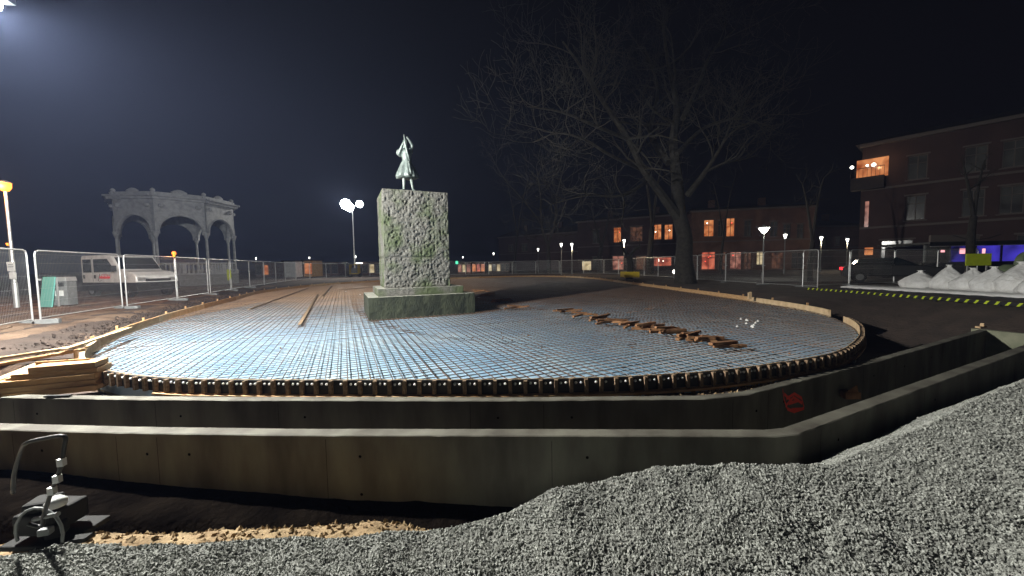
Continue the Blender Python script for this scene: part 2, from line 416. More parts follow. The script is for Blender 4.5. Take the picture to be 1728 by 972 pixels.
for wl, P_, th_, st_ in ((bpy.data.objects['trench_wall'], outerP, .15, 1.25), (bpy.data.objects['trench_wall.001'], innerP, .12, 1.25)):
    jb = MB(); hb = MB(); Q_ = offset(P_, th_+.001)
    for a, c in zip(Q_[1:], Q_[2:]):
        L = (c-a).length; d = (c-a).normalized(); n_ = Vector((d.y, -d.x, 0)); t_ = .4
        while t_ < L:
            p_ = a+d*t_
            jb.quad(*[p_+d*u_+n_*.001+Vector((0, 0, z_-ZW)) for u_, z_ in ((-.002, -1.1), (.002, -1.1), (.002, ZW-.04), (-.002, ZW-.04))])
            for z_ in (-.35, -.75): 
                c_ = p_+d*.35+n_*.001; c_.z = z_
                hb.add([c_+d*(.016*math.cos(k*math.pi/4))+Vector((0, 0, .016*math.sin(k*math.pi/4))) for k in range(8)], [tuple(range(8))])
            t_ += st_*rnd.choice((1, 2, 2))
    jb.build('joint', 'pit_shade_and_joints', wl); hb.build('tie_hole', 'pit_shade_and_joints', wl)
# end wall closing the trench
e0 = innerP[-1]+Vector((-.06, .1, 0)); wd = (innerP[-1]-innerP[-2]).normalized(); wn = Vector((wd.y, -wd.x, 0))
e1 = e0+wd*.5 + wn*6
mb = MB(); c_ = on(1800, 571, ZW); dirc = (c_-e0).normalized(); nn = Vector((dirc.y, -dirc.x, 0))
mb.prism([e0+nn*0.0, c_, c_-nn*.15, e0-nn*.15], -1.15, ZW+.004)
tag(mb.build('cross_wall', 'concrete_old'), 'short greenish concrete wall closing the trench at its right corner', 'concrete wall')
# spray paint on the inner wall and rubble in the corner
def decal(name, px, py, pts, m, Pn, label, cat):
    pass
def on_wall(px, py, P):                         # point where the pixel ray meets the vertical face through P (offset .12)
    Q = offset(P, .123); d = ray(px, py)
    best = None
    for a, b in zip(Q, Q[1:]):
        ex, ey = b.x-a.x, b.y-a.y; det = d.x*(-ey)-(-ex)*d.y
        if abs(det) < 1e-9: continue
        t = (a.x*(-ey)-(-ex)*a.y)/det; u = (d.x*a.y-d.y*a.x)/det
        if 0 <= u <= 1 and t > 0: best = Vector((d.x*t, d.y*t, CAM_Z+d.z*t))
    return best
inner_wall = bpy.data.objects['trench_wall.001']
for stroke in ([(1320, 656), (1322, 672), (1328, 690)], [(1326, 672), (1340, 664), (1352, 672), (1356, 688), (1340, 694), (1328, 690)], [(1330, 680), (1345, 676)], [(1322, 664), (1334, 676)], [(1324, 684), (1338, 670), (1352, 680)], [(1334, 690), (1350, 690)]):
    P = [on_wall(x, y, innerP) for x, y in stroke]
    if all(P):
        b = MB()
        dn = Vector((wn.x, wn.y, 0))*(.003+.0015*len(inner_wall.children))
        for a, c in zip(P, P[1:]):
            b.quad(a+dn+Vector((0, 0, -.028)), c+dn+Vector((0, 0, -.022)), c+dn+Vector((0, 0, .024)), a+dn+Vector((0, 0, .018)))
        b.build('paint_mark', 'paint', parent=inner_wall)
p = on_wall(1418, 668, innerP)
b = MB().prism([(-.1, -.06), (.13, -.06), (.15, .07), (-.06, .08)], 0, .1); b.add([(-.1, -.05, .1), (.1, -.05, .1), (.13, .05, .1), (.12, .0, .2)], [(0, 1, 3), (1, 2, 3), (2, 0, 3), (0, 2, 1)])
tag(b.build('wooden_block', 'timber_old', loc=p+wn*.1), 'broken tan wooden block stuck in the trench by the inner wall', 'wooden block')
p = on(1655, 553, ZW+.01)
tag(MB().box((0, 0, .02), (.26, .09, .035), .3).box((.06, .02, .07), (.07, .06, .07), .5).build('wood_offcut', 'wood_pale', loc=p), 'pale wood offcut lying on the far right wall corner', 'wood offcut')

# ------------------------------------------------------------------ ground
innerA = np.array([(p.x, p.y) for p in innerP]); outerA = np.array([(p.x, p.y) for p in outerP])
def front_of(X, Y, A):                          # True on the camera side of a wall line
    ext = np.vstack([A, [A[-1][0]+30, A[-1][1]+8], [200, -60], [-200, -60], [-200, A[0][1]]])
    return inside(X, Y, ext)
def sstep(a, b, x):
    t = np.clip((x-a)/(b-a), 0, 1); return t*t*(3-2*t)
ends = e0
xs = np.concatenate([np.array([-900, -500, -300, -200, -140, -100, -75, -55, -45, -38]), np.arange(-32, -12, .4), np.arange(-12, 20, .13), np.arange(20, 32, .4), np.array([34, 38, 45, 55, 75, 100, 140, 200, 300, 500, 900])])
ys = np.concatenate([np.array([-80, -40, -20, -10, -6]), np.arange(-4, 15, .13), np.arange(15, 30, .3), np.arange(30, 60, 1.0), np.array([62, 68, 76, 90, 110, 140, 200, 300, 500, 1000])])
X, Y = np.meshgrid(xs, ys)
ins = inside(X, Y, poly); dr = pdist(X, Y, poly)
Z = np.full(X.shape, .16)+.10*fbm(X*.5, Y*.5, 3)
near = np.clip(1-np.hypot(X, Y-8)/30, 0, 1)
Z += near*.09*fbm(X*2.2, Y*2.2, 9)
# falls a little towards the ring on the left, deep hole on the right-hand side of the ring
Z = np.where(~ins, Z-.22*(1-sstep(0, 1.3, dr)), Z)
pit = sstep(5.4, 6.8, X)*(1-sstep(10.5, 14.5, Y-0*X))*(1-sstep(11.2, 14.6, X))
Z = Z*(1-pit)+pit*(-.95)
# strip between ring and inner wall
strip = (~ins) & (Y < 6.5) & (X > -6.5) & (X < 5.6) & (~front_of(X, Y, innerA))
Z = np.where(strip, np.where(dr < 1.2, -.19+.05*fbm(X*3, Y*3, 5), Z), Z)
Z = np.where(ins, -.45, Z)
Z = np.where(strip & (X < -4.3), -.42, Z)
Z = np.where((Y < 6.0) & (X < -5.8) & (X > -9.5) & ~ins, -.30, Z)
fr = front_of(X, Y, innerA)
fo = front_of(X, Y, outerA)
# left shelf with sand, pit floor elsewhere
Zf = -.97+.07*fbm(X*1.2, Y*1.2, 21)
Z = np.where(fr, Zf, Z)
farR = fr & (X > 12); Z = np.where(farR, np.maximum(Z, .05+.1*fbm(X, Y, 4)-1.0*(1-sstep(12, 15, X))), Z)
grid_mesh('ground', xs, ys, Z, M['soil_dark'])
# lighter trodden earth left of the ring, as its own sheet
def earth():
    xs = np.arange(-30, -4.5, .10); ys = np.arange(5.0, 30, .12); X, Y = np.meshgrid(xs, ys)
    ins = inside(X, Y, poly); dr = pdist(X, Y, poly)
    z = .175+.10*fbm(X*.5, Y*.5, 3)+.10*fbm(X*1.6, Y*1.6, 31, 5)*1.0+.045*fbm(X*7, Y*7, 33, 3)
    z = z-.24*(1-sstep(0, 1.5, dr)); z = np.where(ins, -.4, z)
    ruts = .05*np.sin((X*.9+Y*.35)*5)*vnoise(X*.7, Y*.7, 8); z = z+ruts
    z = np.where(front_of(X, Y, innerA), -1.1, z)
    z = z-.6*(1-sstep(5.3, 6.0, Y))*sstep(-8.6, -8.0, X)
    o = grid_mesh('earth', xs, ys, z, M['soil']); return o
earth()
# crushed rock strip under the ring
# sand shelf left foreground
def sand():
    xs = np.arange(-6, 1.2, .03); ys = np.arange(1.2, 3.75, .03); X, Y = np.meshgrid(xs, ys)
    z = -.50+.12*fbm(X*1.5, Y*1.5, 51, 5)+.05*fbm(X*8, Y*8, 52, 3)
    z = z-.5*sstep(2.85, 3.5, Y-.05*X)-.5*sstep(-1.2, .6, X)
    grid_mesh('sand', xs, ys, z, M['sand'])
sand()
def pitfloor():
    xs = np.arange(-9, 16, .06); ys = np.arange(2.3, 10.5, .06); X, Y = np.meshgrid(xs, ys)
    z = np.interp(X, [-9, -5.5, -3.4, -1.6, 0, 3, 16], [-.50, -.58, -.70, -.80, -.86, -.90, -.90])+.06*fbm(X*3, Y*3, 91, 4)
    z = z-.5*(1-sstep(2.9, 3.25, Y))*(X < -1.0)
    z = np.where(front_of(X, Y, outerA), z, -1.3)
    grid_mesh('pit_floor', xs, ys, z, M['pit_shade_and_joints'])
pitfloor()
# ------------------------------------------------------------------ gravel heap
crest_px = [(-300, 965, -.40), (0, 940, -.36), (110, 918, -.34), (300, 925, -.33), (450, 908, -.30), (600, 905, -.27), (720, 898, -.24), (860, 868, -.14), (930, 828, -.05), (1100, 790, 0), (1250, 786, 0), (1400, 785, .0), (1470, 757, .04), (1600, 700, .15), (1728, 640, .25), (1990, 560, .36)]
cp = [on(x, y, z) for x, y, z in crest_px]
cx = np.array([p.x for p in cp]); cy = np.array([p.y for p in cp]); cz = np.array([p.z for p in cp])
def gravel_h(X, Y):
    yc = np.interp(X, cx, cy)+.10*fbm(X*2.5, X*0+1, 61); zc = np.interp(X, cx, cz)
    d = Y-yc
    z = zc-.06*np.clip(-d, 0, 3)-np.where(d > 0, d*.85, 0)
    z = z+.20*fbm(X*1.7, Y*1.7, 71, 4)*np.clip(.35-d, .3, 1)+.05*fbm(X*6, Y*6, 77, 3)
    return z
xs = np.arange(-5, 11.5, .02); ys = np.arange(.2, 7.4, .02)
X, Y = np.meshgrid(xs, ys); Z = gravel_h(X, Y)+.014*fbm(X*31, Y*31, 81, 2); Z = np.maximum(Z, -1.35)
Z = np.where(fo_ if False else (~front_of(X, Y, np.array([(p.x, p.y) for p in offset(outerP, .17)]))), -1.3, Z)
grid_mesh('gravel', xs, ys, Z, M['gravel'], kind='stuff', smooth=False)
def stones(name, n, gen, rmin, rmax, m, seed):
    rg = np.random.default_rng(seed)
    X, Y, Zs = gen(rg, n); n = len(X)
    octa = np.array([(1, 0, 0), (-1, 0, 0), (0, 1, 0), (0, -1, 0), (0, 0, 1), (0, 0, -1)], float)
    tri = np.array([(0, 2, 4), (2, 1, 4), (1, 3, 4), (3, 0, 4), (2, 0, 5), (1, 2, 5), (3, 1, 5), (0, 3, 5)])
    s = (rmin+(rmax-rmin)*rg.random((n, 1, 1))**1.8)*rg.uniform(.55, 1.3, (n, 1, 3))
    v = octa[None]*s*rg.uniform(.75, 1.25, (n, 6, 1))
    a = rg.uniform(0, 6.28, n); b = rg.uniform(-.9, .9, n)
    ca, sa, cb, sb = np.cos(a), np.sin(a), np.cos(b), np.sin(b)
    x = v[:, :, 0]*ca[:, None]-v[:, :, 1]*sa[:, None]; y = v[:, :, 0]*sa[:, None]+v[:, :, 1]*ca[:, None]; z = v[:, :, 2]
    y2 = y*cb[:, None]-z*sb[:, None]; z2 = y*sb[:, None]+z*cb[:, None]
    co = np.stack([x+X[:, None], y2+Y[:, None], z2+Zs[:, None]], 2).reshape(-1, 3).astype(np.float32)
    fa = (tri[None]+np.arange(n)[:, None, None]*6).reshape(-1, 3).astype(np.int32)
    me = raw_mesh(name, co, fa, 3); me.materials.append(m)
    o = bpy.data.objects.new(name, me); COL.objects.link(o); o['kind'] = 'stuff'; return o
M['stone'] = mat('stone', (.17, .175, .158), .85, (.34, .35, .32), 23, detail=2)
def gen(rg, n):
    Y = .9+4.6*rg.random(n)**1.5; X = rg.uniform(-1, 1, n)*(Y*1.5+.2)+.0
    yc = np.interp(X, cx, cy); k = (Y < yc+.6) & (X < 10.5)
    X, Y = X[k], Y[k]; return X, Y, gravel_h(X, Y)+.006
stones('gravel_stones', 260000, gen, .003, .0125, M['stone'], 3)
def gen2(rg, n):
    X = rg.uniform(-4, 1, n); Y = rg.uniform(2.2, 3.3, n)
    return X, Y, -.50+.12*fbm(X*1.5, Y*1.5, 51, 5)+.05*fbm(X*8, Y*8, 52, 3)-.5*sstep(2.85, 3.5, Y-.05*X)-.5*sstep(-1.2, .6, X)+.004
stones('sand_clods', 2500, gen2, .008, .03, M['sand'], 4)
def gen3(rg, n):                                 # dark clods along the ring on the left
    idx = rg.integers(int(NR*.80), NR-6, n); d = .25+np.abs(rg.normal(0, .45, n))
    X = np.array([ring[i].x for i in idx])+np.array([nrm(i).x for i in idx])*d; Y = np.array([ring[i].y for i in idx])+np.array([nrm(i).y for i in idx])*d
    return X, Y, .06+.2*np.clip(d-.3, 0, .5)*.4+rg.uniform(-.02, .06, n)
stones('soil_clods', 1500, gen3, .012, .045, M['soil_dark'], 5)
def gen4(rg, n):
    X = rg.uniform(-4.2, 5, n); Y = rg.uniform(4.75, 5.4, n)
    k = (~inside(X, Y, poly)) & (~front_of(X, Y, innerA)); X, Y = X[k], Y[k]; return X, Y, X*0-.185
stones('grit', 5000, gen4, .006, .022, M['sand'], 6)

# ------------------------------------------------------------------ sheet and reinforcement
P2 = [(p.x-nrm(i).x*.02, p.y-nrm(i).y*.02) for i, p in enumerate(ring)]
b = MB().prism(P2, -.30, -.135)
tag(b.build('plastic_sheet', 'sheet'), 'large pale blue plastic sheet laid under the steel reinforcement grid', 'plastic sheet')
TH = R(24.6); U = Vector((math.cos(TH), math.sin(TH), 0)); V = Vector((-math.sin(TH), math.cos(TH), 0))
def clip_line(o_, d_):
    ts = []
    n = len(P2)
    for i in range(n):
        x1, y1 = P2[i]; x2, y2 = P2[(i+1) % n]; ex, ey = x2-x1, y2-y1
        det = d_.x*(-ey)+ex*d_.y
        if abs(det) < 1e-9: continue
        t = ((x1-o_.x)*(-ey)+ex*(y1-o_.y))/det; u = (d_.x*(y1-o_.y)-d_.y*(x1-o_.x))/det
        if 0 <= u < 1: ts.append(t)
    ts.sort(); return [(ts[k], ts[k+1]) for k in range(0, len(ts)-1, 2)]
bars = MB()
def bar(a, c, r):
    d = (c-a).normalized(); s_ = Vector((-d.y, d.x, 0))*r; u_ = Vector((0, 0, r)); 
    vs = [a-s_*.9, a+s_*.9, a+u_*1.2+s_*.45, a+u_*1.2-s_*.45, c-s_*.9, c+s_*.9, c+u_*1.2+s_*.45, c+u_*1.2-s_*.45]
    bars.add(vs, [(0, 4, 7, 3), (3, 7, 6, 2), (2, 6, 5, 1), (1, 5, 4, 0), (0, 3, 2, 1), (4, 5, 6, 7)])
for k in range(-200, 420):
    j = rnd.uniform(-.012, .012)
    for o_, d_, dz in ((V*(k*.15+j), U, 0), (U*(k*.15+j), V, .012)):
        for t0, t1 in clip_line(o_, d_):
            if t1-t0 > .3:
                # split into welded mats, with small kinks
                t = t0+.04; 
                while t < t1-.05:
                    e_ = min(t+6.0, t1-.04); q = rnd.uniform(-.012, .012); q2 = rnd.uniform(-.012, .012); n_ = Vector((-d_.y, d_.x, 0))
                    bar(o_+d_*t+n_*q+Vector((0, 0, ZM+dz+rnd.uniform(-.006, .006))), o_+d_*e_+n_*q2+Vector((0, 0, ZM+dz+rnd.uniform(-.006, .006))), .0078)
                    t = e_-.25 if e_ < t1-.05 else e_
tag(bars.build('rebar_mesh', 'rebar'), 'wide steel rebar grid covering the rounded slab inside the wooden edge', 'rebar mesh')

# ------------------------------------------------------------------ formwork
fw = thing('formwork', 'curved wooden and black formwork edge round the whole rebar slab', 'formwork')
iA = min(range(NR), key=lambda i: (ring[i]-on(146, 613, ZT)).length)
iB = min(range(NR), key=lambda i: (ring[i]-on(1425, 534, ZT)).length)
iC = min(range(NR), key=lambda i: (ring[i]-on(1385, 521, ZT)).length)
# the front arc: black panels with stakes and white caps
def strip_mesh(idx, d0, d1, z0, z1, wob=0):
    b = MB(); vs = []; fs = []
    for i in idx:
        p = ring[i % NR]; n = nrm(i % NR); j = rnd.uniform(-wob, wob)
        a = p+n*d0; c = p+n*d1
        vs += [(a.x, a.y, z0), (c.x, c.y, z0), (c.x, c.y, z1+j), (a.x, a.y, z1+j)]
    for i in range(len(idx)-1):
        for k in range(4):
            k2 = (k+1) % 4; fs.append((i*4+k, (i+1)*4+k, (i+1)*4+k2, i*4+k2))
    fs.append((0, 1, 2, 3)); e_ = (len(idx)-1)*4; fs.append((e_+3, e_+2, e_+1, e_))
    return b.add(vs, fs)
front = list(range(0, iB+1)) if iA < 4 or iA > NR-4 else list(range(iA, iB+1))
strip_mesh(front, .0, .02, -.13, ZT-.004, .003).build('form_panel', 'panel', fw)
strip_mesh(front, -.012, -.002, -.10, ZT+.004, .002).build('lining_strip', 'wood_pale', fw)
strip_mesh(front[11:], .0, .10, -.165, -.135).build('bottom_rail', 'wood', fw)
capn = 0; rest = MB()
def yaw(n): return math.atan2(n.y, n.x)
stk_mesh = None
for q, i in enumerate(front[:-1]):
    p = ring[i]; n = nrm(i); lean = rnd.uniform(-.04, .04)
    if q % 1 == 0 and q < 100:
        if stk_mesh is None:
            o = MB().box((0, 0, 0), (.045, .046, .19)).build('stake', 'stake_wood', fw); stk_mesh = o
        else:
            o = stk_mesh.copy(); COL.objects.link(o)
        o.location = (p.x+n.x*.045, p.y+n.y*.045, -.035+rnd.uniform(-.008, .008)); o.rotation_euler = (lean, 0, yaw(n))
    mid = p.lerp(ring[i+1], .5); tdir = (ring[i+1]-p).normalized()
    for s_ in (-.034, .034):
        c = mid+tdir*s_+n*.021; c.z = .008+rnd.uniform(-.004, .004)
        if rnd.random() < .04: continue
        if 25 <= q < 77 and capn < 100:
            cb = MB().lathe((0, 0, 0), [(.016, 0), (.018, .01), (.013, .02), (.004, .024)], 8).build('plastic_cap', 'cap', fw)
            if capn: 
                me = cb.data; cb.data = cap_me; bpy.data.meshes.remove(me)
            else: cap_me = cb.data
            cb.location = c; cb.rotation_euler = n.to_track_quat('Z', 'Y').to_euler(); capn += 1
        else:
            qq = n.to_track_quat('Z', 'Y'); rr = [(.016, 0), (.018, .01), (.013, .02), (.004, .024)]
            vs = [c+qq @ Vector((r_*math.cos(k*math.pi/4), r_*math.sin(k*math.pi/4), z_)) for r_, z_ in rr for k in range(8)]
            fs = [(a*8+k, a*8+(k+1) % 8, (a+1)*8+(k+1) % 8, (a+1)*8+k) for a in range(3) for k in range(8)]+[tuple(range(24, 32))]
            rest.add(vs, fs)
rest.build('plastic_caps', 'cap', fw, kind='stuff')
# the plain plank edge: right side, back, left
back = list(range(iC-3, NR))+([] if iA < 4 or iA > NR-4 else list(range(0, iA+1)))
if iA < 4 or iA > NR-4: back += [NR]
seg = 22
for s0 in range(0, len(back)-1, seg):
    idx = back[s0:s0+seg+1]
    if len(idx) > 1: strip_mesh(idx, -.02, .045, -.13, ZT+.03+rnd.uniform(-.006, .006), .002).build('edge_board', 'wood' if rnd.random() < .5 else 'wood_pale', fw)
for i in range(iC+4, NR, 9):
    p = ring[i]; n = nrm(i)
    MB().box((p.x+n.x*.09, p.y+n.y*.09, .02), (.05, .05, .28), yaw(n)).build('peg', 'wood', fw)
# concrete base under the ring
Pb = [(p.x-nrm(i).x*.06, p.y-nrm(i).y*.06) for i, p in enumerate(ring)]
tag(MB().prism(Pb, -1.1, -.31).build('slab_base', 'concrete_old'), 'curved grey concrete base below the formwork, bare at its left end', 'concrete base')
idx = list(range(0, 9))+[]
strip_mesh(list(range(-8, 12)), -.05, -.025, -.6, -.136).build('base_face', 'concrete_old', bpy.data.objects['slab_base'])

# ------------------------------------------------------------------ pedestal
pc = Vector((-4.50, 11.45, -.095))
ped = thing('pedestal', 'tall rough granite pedestal with a stepped base carrying the bronze statue', 'pedestal', pc, TH)
def rough_box(x0, x1, y0, y1, z0, z1, res, amp, sc, seed, edge=.05):
    b = MB()
    def face(o_, a, c, n_):
        na = max(2, int(a.length/res)); nc = max(2, int(c.length/res))
        u = np.linspace(0, 1, na+1); v = np.linspace(0, 1, nc+1); Uu, Vv = np.meshgrid(u, v)
        la, lc = a.length, c.length
        d = (np.abs(fbm(Uu*la*sc+seed, Vv*lc*sc*.9, seed, 3))*-2.4+.35+.9*fbm(Uu*la*sc*.4, Vv*lc*sc*.4, seed+5))*amp
        ed = np.minimum(np.minimum(Uu, 1-Uu)*la, np.minimum(Vv, 1-Vv)*lc); d = d*np.clip(ed/edge, 0, 1)
        k = len(b.v); 
        for j in range(nc+1):
            for i in range(na+1):
                p = o_+a*u[i]+c*v[j]+n_*float(d[j, i]); b.v.append((p.x, p.y, p.z))
        for j in range(nc):
            for i in range(na): q = k+j*(na+1)+i; b.f.append((q, q+1, q+na+2, q+na+1))
    X_, Y_, Z_ = Vector((x1-x0, 0, 0)), Vector((0, y1-y0, 0)), Vector((0, 0, z1-z0))
    face(Vector((x0, y0, z0)), X_, Z_, Vector((0, -1, 0))); face(Vector((x1, y1, z0)), -X_, Z_, Vector((0, 1, 0)))
    face(Vector((x0, y1, z0)), -Y_, Z_, Vector((-1, 0, 0))); face(Vector((x1, y0, z0)), Y_, Z_, Vector((1, 0, 0)))
    b.quad((x0, y0, z1), (x1, y0, z1), (x1, y1, z1), (x0, y1, z1)); b.quad((x0, y1, z0), (x1, y1, z0), (x1, y0, z0), (x0, y0, z0))
    return b
rough_box(0, 3.5, 0, 2.9, -.05, .70, .05, .018, 6, 3, .04).build('base_step', 'granite_green', ped)
rough_box(.32, 3.18, .28, 2.6, .704, .95, .04, .02, 8, 5, .03).build('plinth', 'granite', ped)
rough_box(.58, 2.76, .50, 2.4, .954, 1.98, .018, .075, 9, 11).build('lower_block', 'granite', ped, smooth=True)
M['granite_lit_top'] = mat('granite_lit_top', (.20, .205, .17), .9, (.32, .32, .28), 6)  # paler than the sides, light on the flat tops put into the colour
rough_box(.585, 2.755, .505, 2.395, 1.992, 4.22, .018, .075, 9, 17).build('upper_block', 'granite', ped, smooth=True)
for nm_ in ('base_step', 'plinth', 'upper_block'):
    o = bpy.data.objects[nm_]; o.data.materials.append(M['granite_lit_top']); o.data.polygons[len(o.data.polygons)-2].material_index = 1
# statue
def skin(name, chain, rads, m, parent, levels=2):
    """chain: list of (points) polylines sharing vertices by index"""
    vs, es = chain
    me = bpy.data.meshes.new(name); me.from_pydata([tuple(v) for v in vs], es, []); o = bpy.data.objects.new(name, me); COL.objects.link(o)
    md = o.modifiers.new('skin', 'SKIN'); sv = me.skin_vertices[0].data
    for i, r_ in enumerate(rads): sv[i].radius = (r_, r_)
    sv[0].use_root = True
    sb = o.modifiers.new('sub', 'SUBSURF'); sb.levels = levels; sb.render_levels = levels
    dg = bpy.context.evaluated_depsgraph_get(); me2 = bpy.data.meshes.new_from_object(o.evaluated_get(dg))
    me2.name = name; bpy.data.objects.remove(o); me2.materials.clear(); me2.materials.append(M[m])
    me2.polygons.foreach_set('use_smooth', [True]*len(me2.polygons))
    o = bpy.data.objects.new(name, me2); COL.objects.link(o); o.parent = parent; return o
sp = ped.matrix_basis @ Vector((0, 0, 0))
sx = pc+U*1.50+V*1.25+Vector((0, 0, 4.225))
st = thing('statue', 'green bronze statue of a girl in a flared dress on the pedestal', 'statue', sx, TH*.4)
MB().box((0.03, 0, .035), (.95, .62, .07)).build('bronze_plate', 'bronze_dark', st, bevel=.015)
# body: y negative faces the camera
V_ = [(0, 0, 1.02), (-.085, 0, .92), (-.10, -.02, .52), (-.115, .02, .16), (-.15, -.12, .10),      # 0 pelvis, 1-4 left leg
      (.085, 0, .92), (.15, .0, .52), (.20, .04, .16), (.24, -.10, .10),                           # 5-8 right leg
      (0, .0, 1.18), (-.01, .01, 1.36), (-.02, .02, 1.50), (-.02, .01, 1.60), (-.015, -.03, 1.72), (-.01, -.045, 1.82),   # 9-14 spine, neck, head
      (-.17, .02, 1.47), (-.26, -.10, 1.33), (-.12, -.20, 1.58), (-.05, -.22, 1.72),                        # 15-18 left arm bent up
      (.14, .02, 1.48), (.23, -.05, 1.68), (.11, -.16, 1.86), (.05, -.19, 1.93)]                                # 19-22 right arm raised
E_ = [(0, 1), (1, 2), (2, 3), (3, 4), (0, 5), (5, 6), (6, 7), (7, 8), (0, 9), (9, 10), (10, 11), (11, 12), (12, 13), (13, 14), (11, 15), (15, 16), (16, 17), (17, 18), (11, 19), (19, 20), (20, 21), (21, 22)]
RD = [.13, .09, .062, .042, .035, .09, .062, .042, .035, .12, .14, .125, .055, .10, .085, .095, .062, .045, .04, .08, .058, .045, .04]
body = skin('figure', (V_, E_), RD, 'bronze', st)
for sx_, sy_ in ((-.16, -.13), (.25, -.11)):
    MB().lathe((0, 0, 0), [(.045, 0), (.05, .03), (.035, .06)], 10).build('foot', 'bronze', st, loc=(sx_, sy_, .07)).scale = (1, 1.9, 1)
def folds(a, z): return 1+(.11*math.cos(9*a)+.05*math.sin(5*a+1))*max(0, (1.16-z))/.5
MB().lathe((.01, 0, 0), [(.36, .56), (.37, .59), (.31, .78), (.24, .96), (.165, 1.12), (.15, 1.20), (.165, 1.30), (.19, 1.42), (.15, 1.53), (.07, 1.58)], 48, folds).build('dress', 'bronze', st, smooth=True)
MB().lathe((-.2, 0, 1.43), [(.03, -.14), (.11, -.08), (.14, 0), (.12, .07), (.03, .12)], 12).build('sleeve', 'bronze', st, smooth=True)
MB().lathe((.15, 0, 1.46), [(.02, -.08), (.075, -.04), (.09, 0), (.07, .05), (.02, .08)], 12).build('sleeve', 'bronze', st, smooth=True)
MB().lathe((-.01, .045, 1.79), [(.03, -.14), (.09, -.09), (.105, 0), (.085, .08), (.03, .12)], 12).build('hair', 'bronze_dark', st, smooth=True)
MB().tube([(-.02, -.24, 1.98), (.0, -.24, 1.7), (.06, -.22, 1.40), (.13, -.20, 1.12)], [.022, .03, .032, .02], 8).build('flute', 'bronze', st, smooth=True)
MB().tube([(.10, -.18, 1.10), (.12, -.24, .95), (.15, -.27, .75), (.17, -.30, .62)], [.02, .035, .045, .03], 8).build('sash', 'bronze', st, smooth=True)
for q in range(4):
    MB().tube([(-.055+.016*q, -.24, 1.73+.01*q), (-.045+.016*q, -.265, 1.75+.01*q), (-.02+.014*q, -.262, 1.755+.01*q)], .008, 6).build('finger', 'bronze', st)

lb_ = MB(); vs = []; idx = [i for i in range(NR) if ring[i].x < 2 and ring[i].y > 12 and i > NR*.45]
for i in idx:
    p = ring[i]; n = nrm(i); w_ = 2.2*min(1, (p.y-12)/8)*(1+.15*math.sin(i*.13))
    vs += [(p.x-n.x*.02, p.y-n.y*.02, -.128), (p.x-n.x*w_, p.y-n.y*w_, -.128)]
lb_.add(vs, [(2*k, 2*k+2, 2*k+3, 2*k+1) for k in range(len(idx)-1)]); tag(lb_.build('border_lining', 'plywood'), 'orange brown wooden lining strip under the mesh along the left rear edge', 'lining')
def gen5(rg, n):
    X = rg.normal(4.5, 3.2, n); Y = rg.normal(8.5, 2.6, n); k = inside(X, Y, poly) & (pdist(X, Y, poly) > .3); X, Y = X[k], Y[k]
    return X, Y, X*0-.125
stones('debris', 500, gen5, .008, .03, M['rust'], 15)
# ------------------------------------------------------------------ loose things on the slab
cribs = [(812, 492), (822, 499), (845, 509), (872, 520), (958, 526), (985, 532), (1010, 539), (1032, 545), (1068, 550), (1096, 556), (1130, 563), (1165, 570), (1195, 577), (1232, 586)]
where = ['right behind the pedestal base', 'at the right corner of the pedestal base', 'just right of the pedestal base', 'farthest right of those by the pedestal', 'at the left end of the middle row', 'second in the middle row', 'third in the middle row', 'at the right end of the middle row', 'at the left end of the long right row', 'second in the long right row', 'third in the long right row', 'tallest of the long right row', 'fifth in the long right row', 'at the right end of the long right row']
for k, (x, y) in enumerate(cribs):
    p = on(x, y, ZM+.03)
    t = thing('spacer_pile', 'rusty brown spacer pile '+where[k], 'pile', p, TH+rnd.uniform(-.5, .3), 'rusty spacer piles on the mesh')
    n = rnd.choice((4, 6, 7)) if k not in (0, 3, 13) else 4
    L = .55+.02*p.y
    for j in range(n):
        lv = j//3
        MB().box(((j % 3-1)*.13*(1.1-.15*lv)+rnd.uniform(-.03, .03), rnd.uniform(-.06, .06), .03+lv*.06), (L*rnd.uniform(.6, 1), rnd.uniform(.05, .09), .05), rnd.uniform(-.5, .5), 0, rnd.uniform(-.1, .1)).build('spacer', rnd.choice(('rust', 'timber_old', 'timber_old', 'timber_old')), t)
planks = [((505, 548), (536, 497), 'brown plank lying along the mesh well left of the pedestal'), ((545, 500), (560, 482), 'short brown plank lying far back left of the pedestal'),
          ((420, 522), (520, 486), 'long thin plank lying across the back left mesh'), ((575, 489), (638, 484), 'thin plank lying left behind the pedestal')]
for a, c, lb in planks:
    A = on(*a, ZM+.035); C = on(*c, ZM+.035); d = C-A
    tag(MB().box((0, 0, 0), (d.length, .09, .025)).build('plank', 'stake_wood', loc=(A+C)/2, rz=math.atan2(d.y, d.x)), lb, 'plank')
for k in range(13):
    x, y = (1265+rnd.uniform(-26, 34), 541+rnd.uniform(-9, 16)) if k < 10 else (rnd.uniform(545, 612), rnd.uniform(488, 503))
    o = MB().lathe((0, 0, 0), [(.03, 0), (.03, .015), (.012, .03), (.02, .045)], 8).build('plastic_spacer', 'cap', loc=on(x, y, ZM+.02))
    tag(o, 'small white plastic spacer in the scatter on the right of the mesh' if k < 10 else ['first', 'second', 'third'][k-10]+' small white plastic spacer left behind the pedestal', 'spacer', 'plastic spacers right' if k < 10 else 'plastic spacers left')
p = on(1265, 503, ZT+.03)
tag(MB().box((0, 0, .09), (.12, .08, .26)).box((.03, 0, .22), (.05, .06, .06), .3).build('wood_stub', 'wood_pale', loc=p), 'pale upright wood stub on the far right plank edge', 'wood stub')

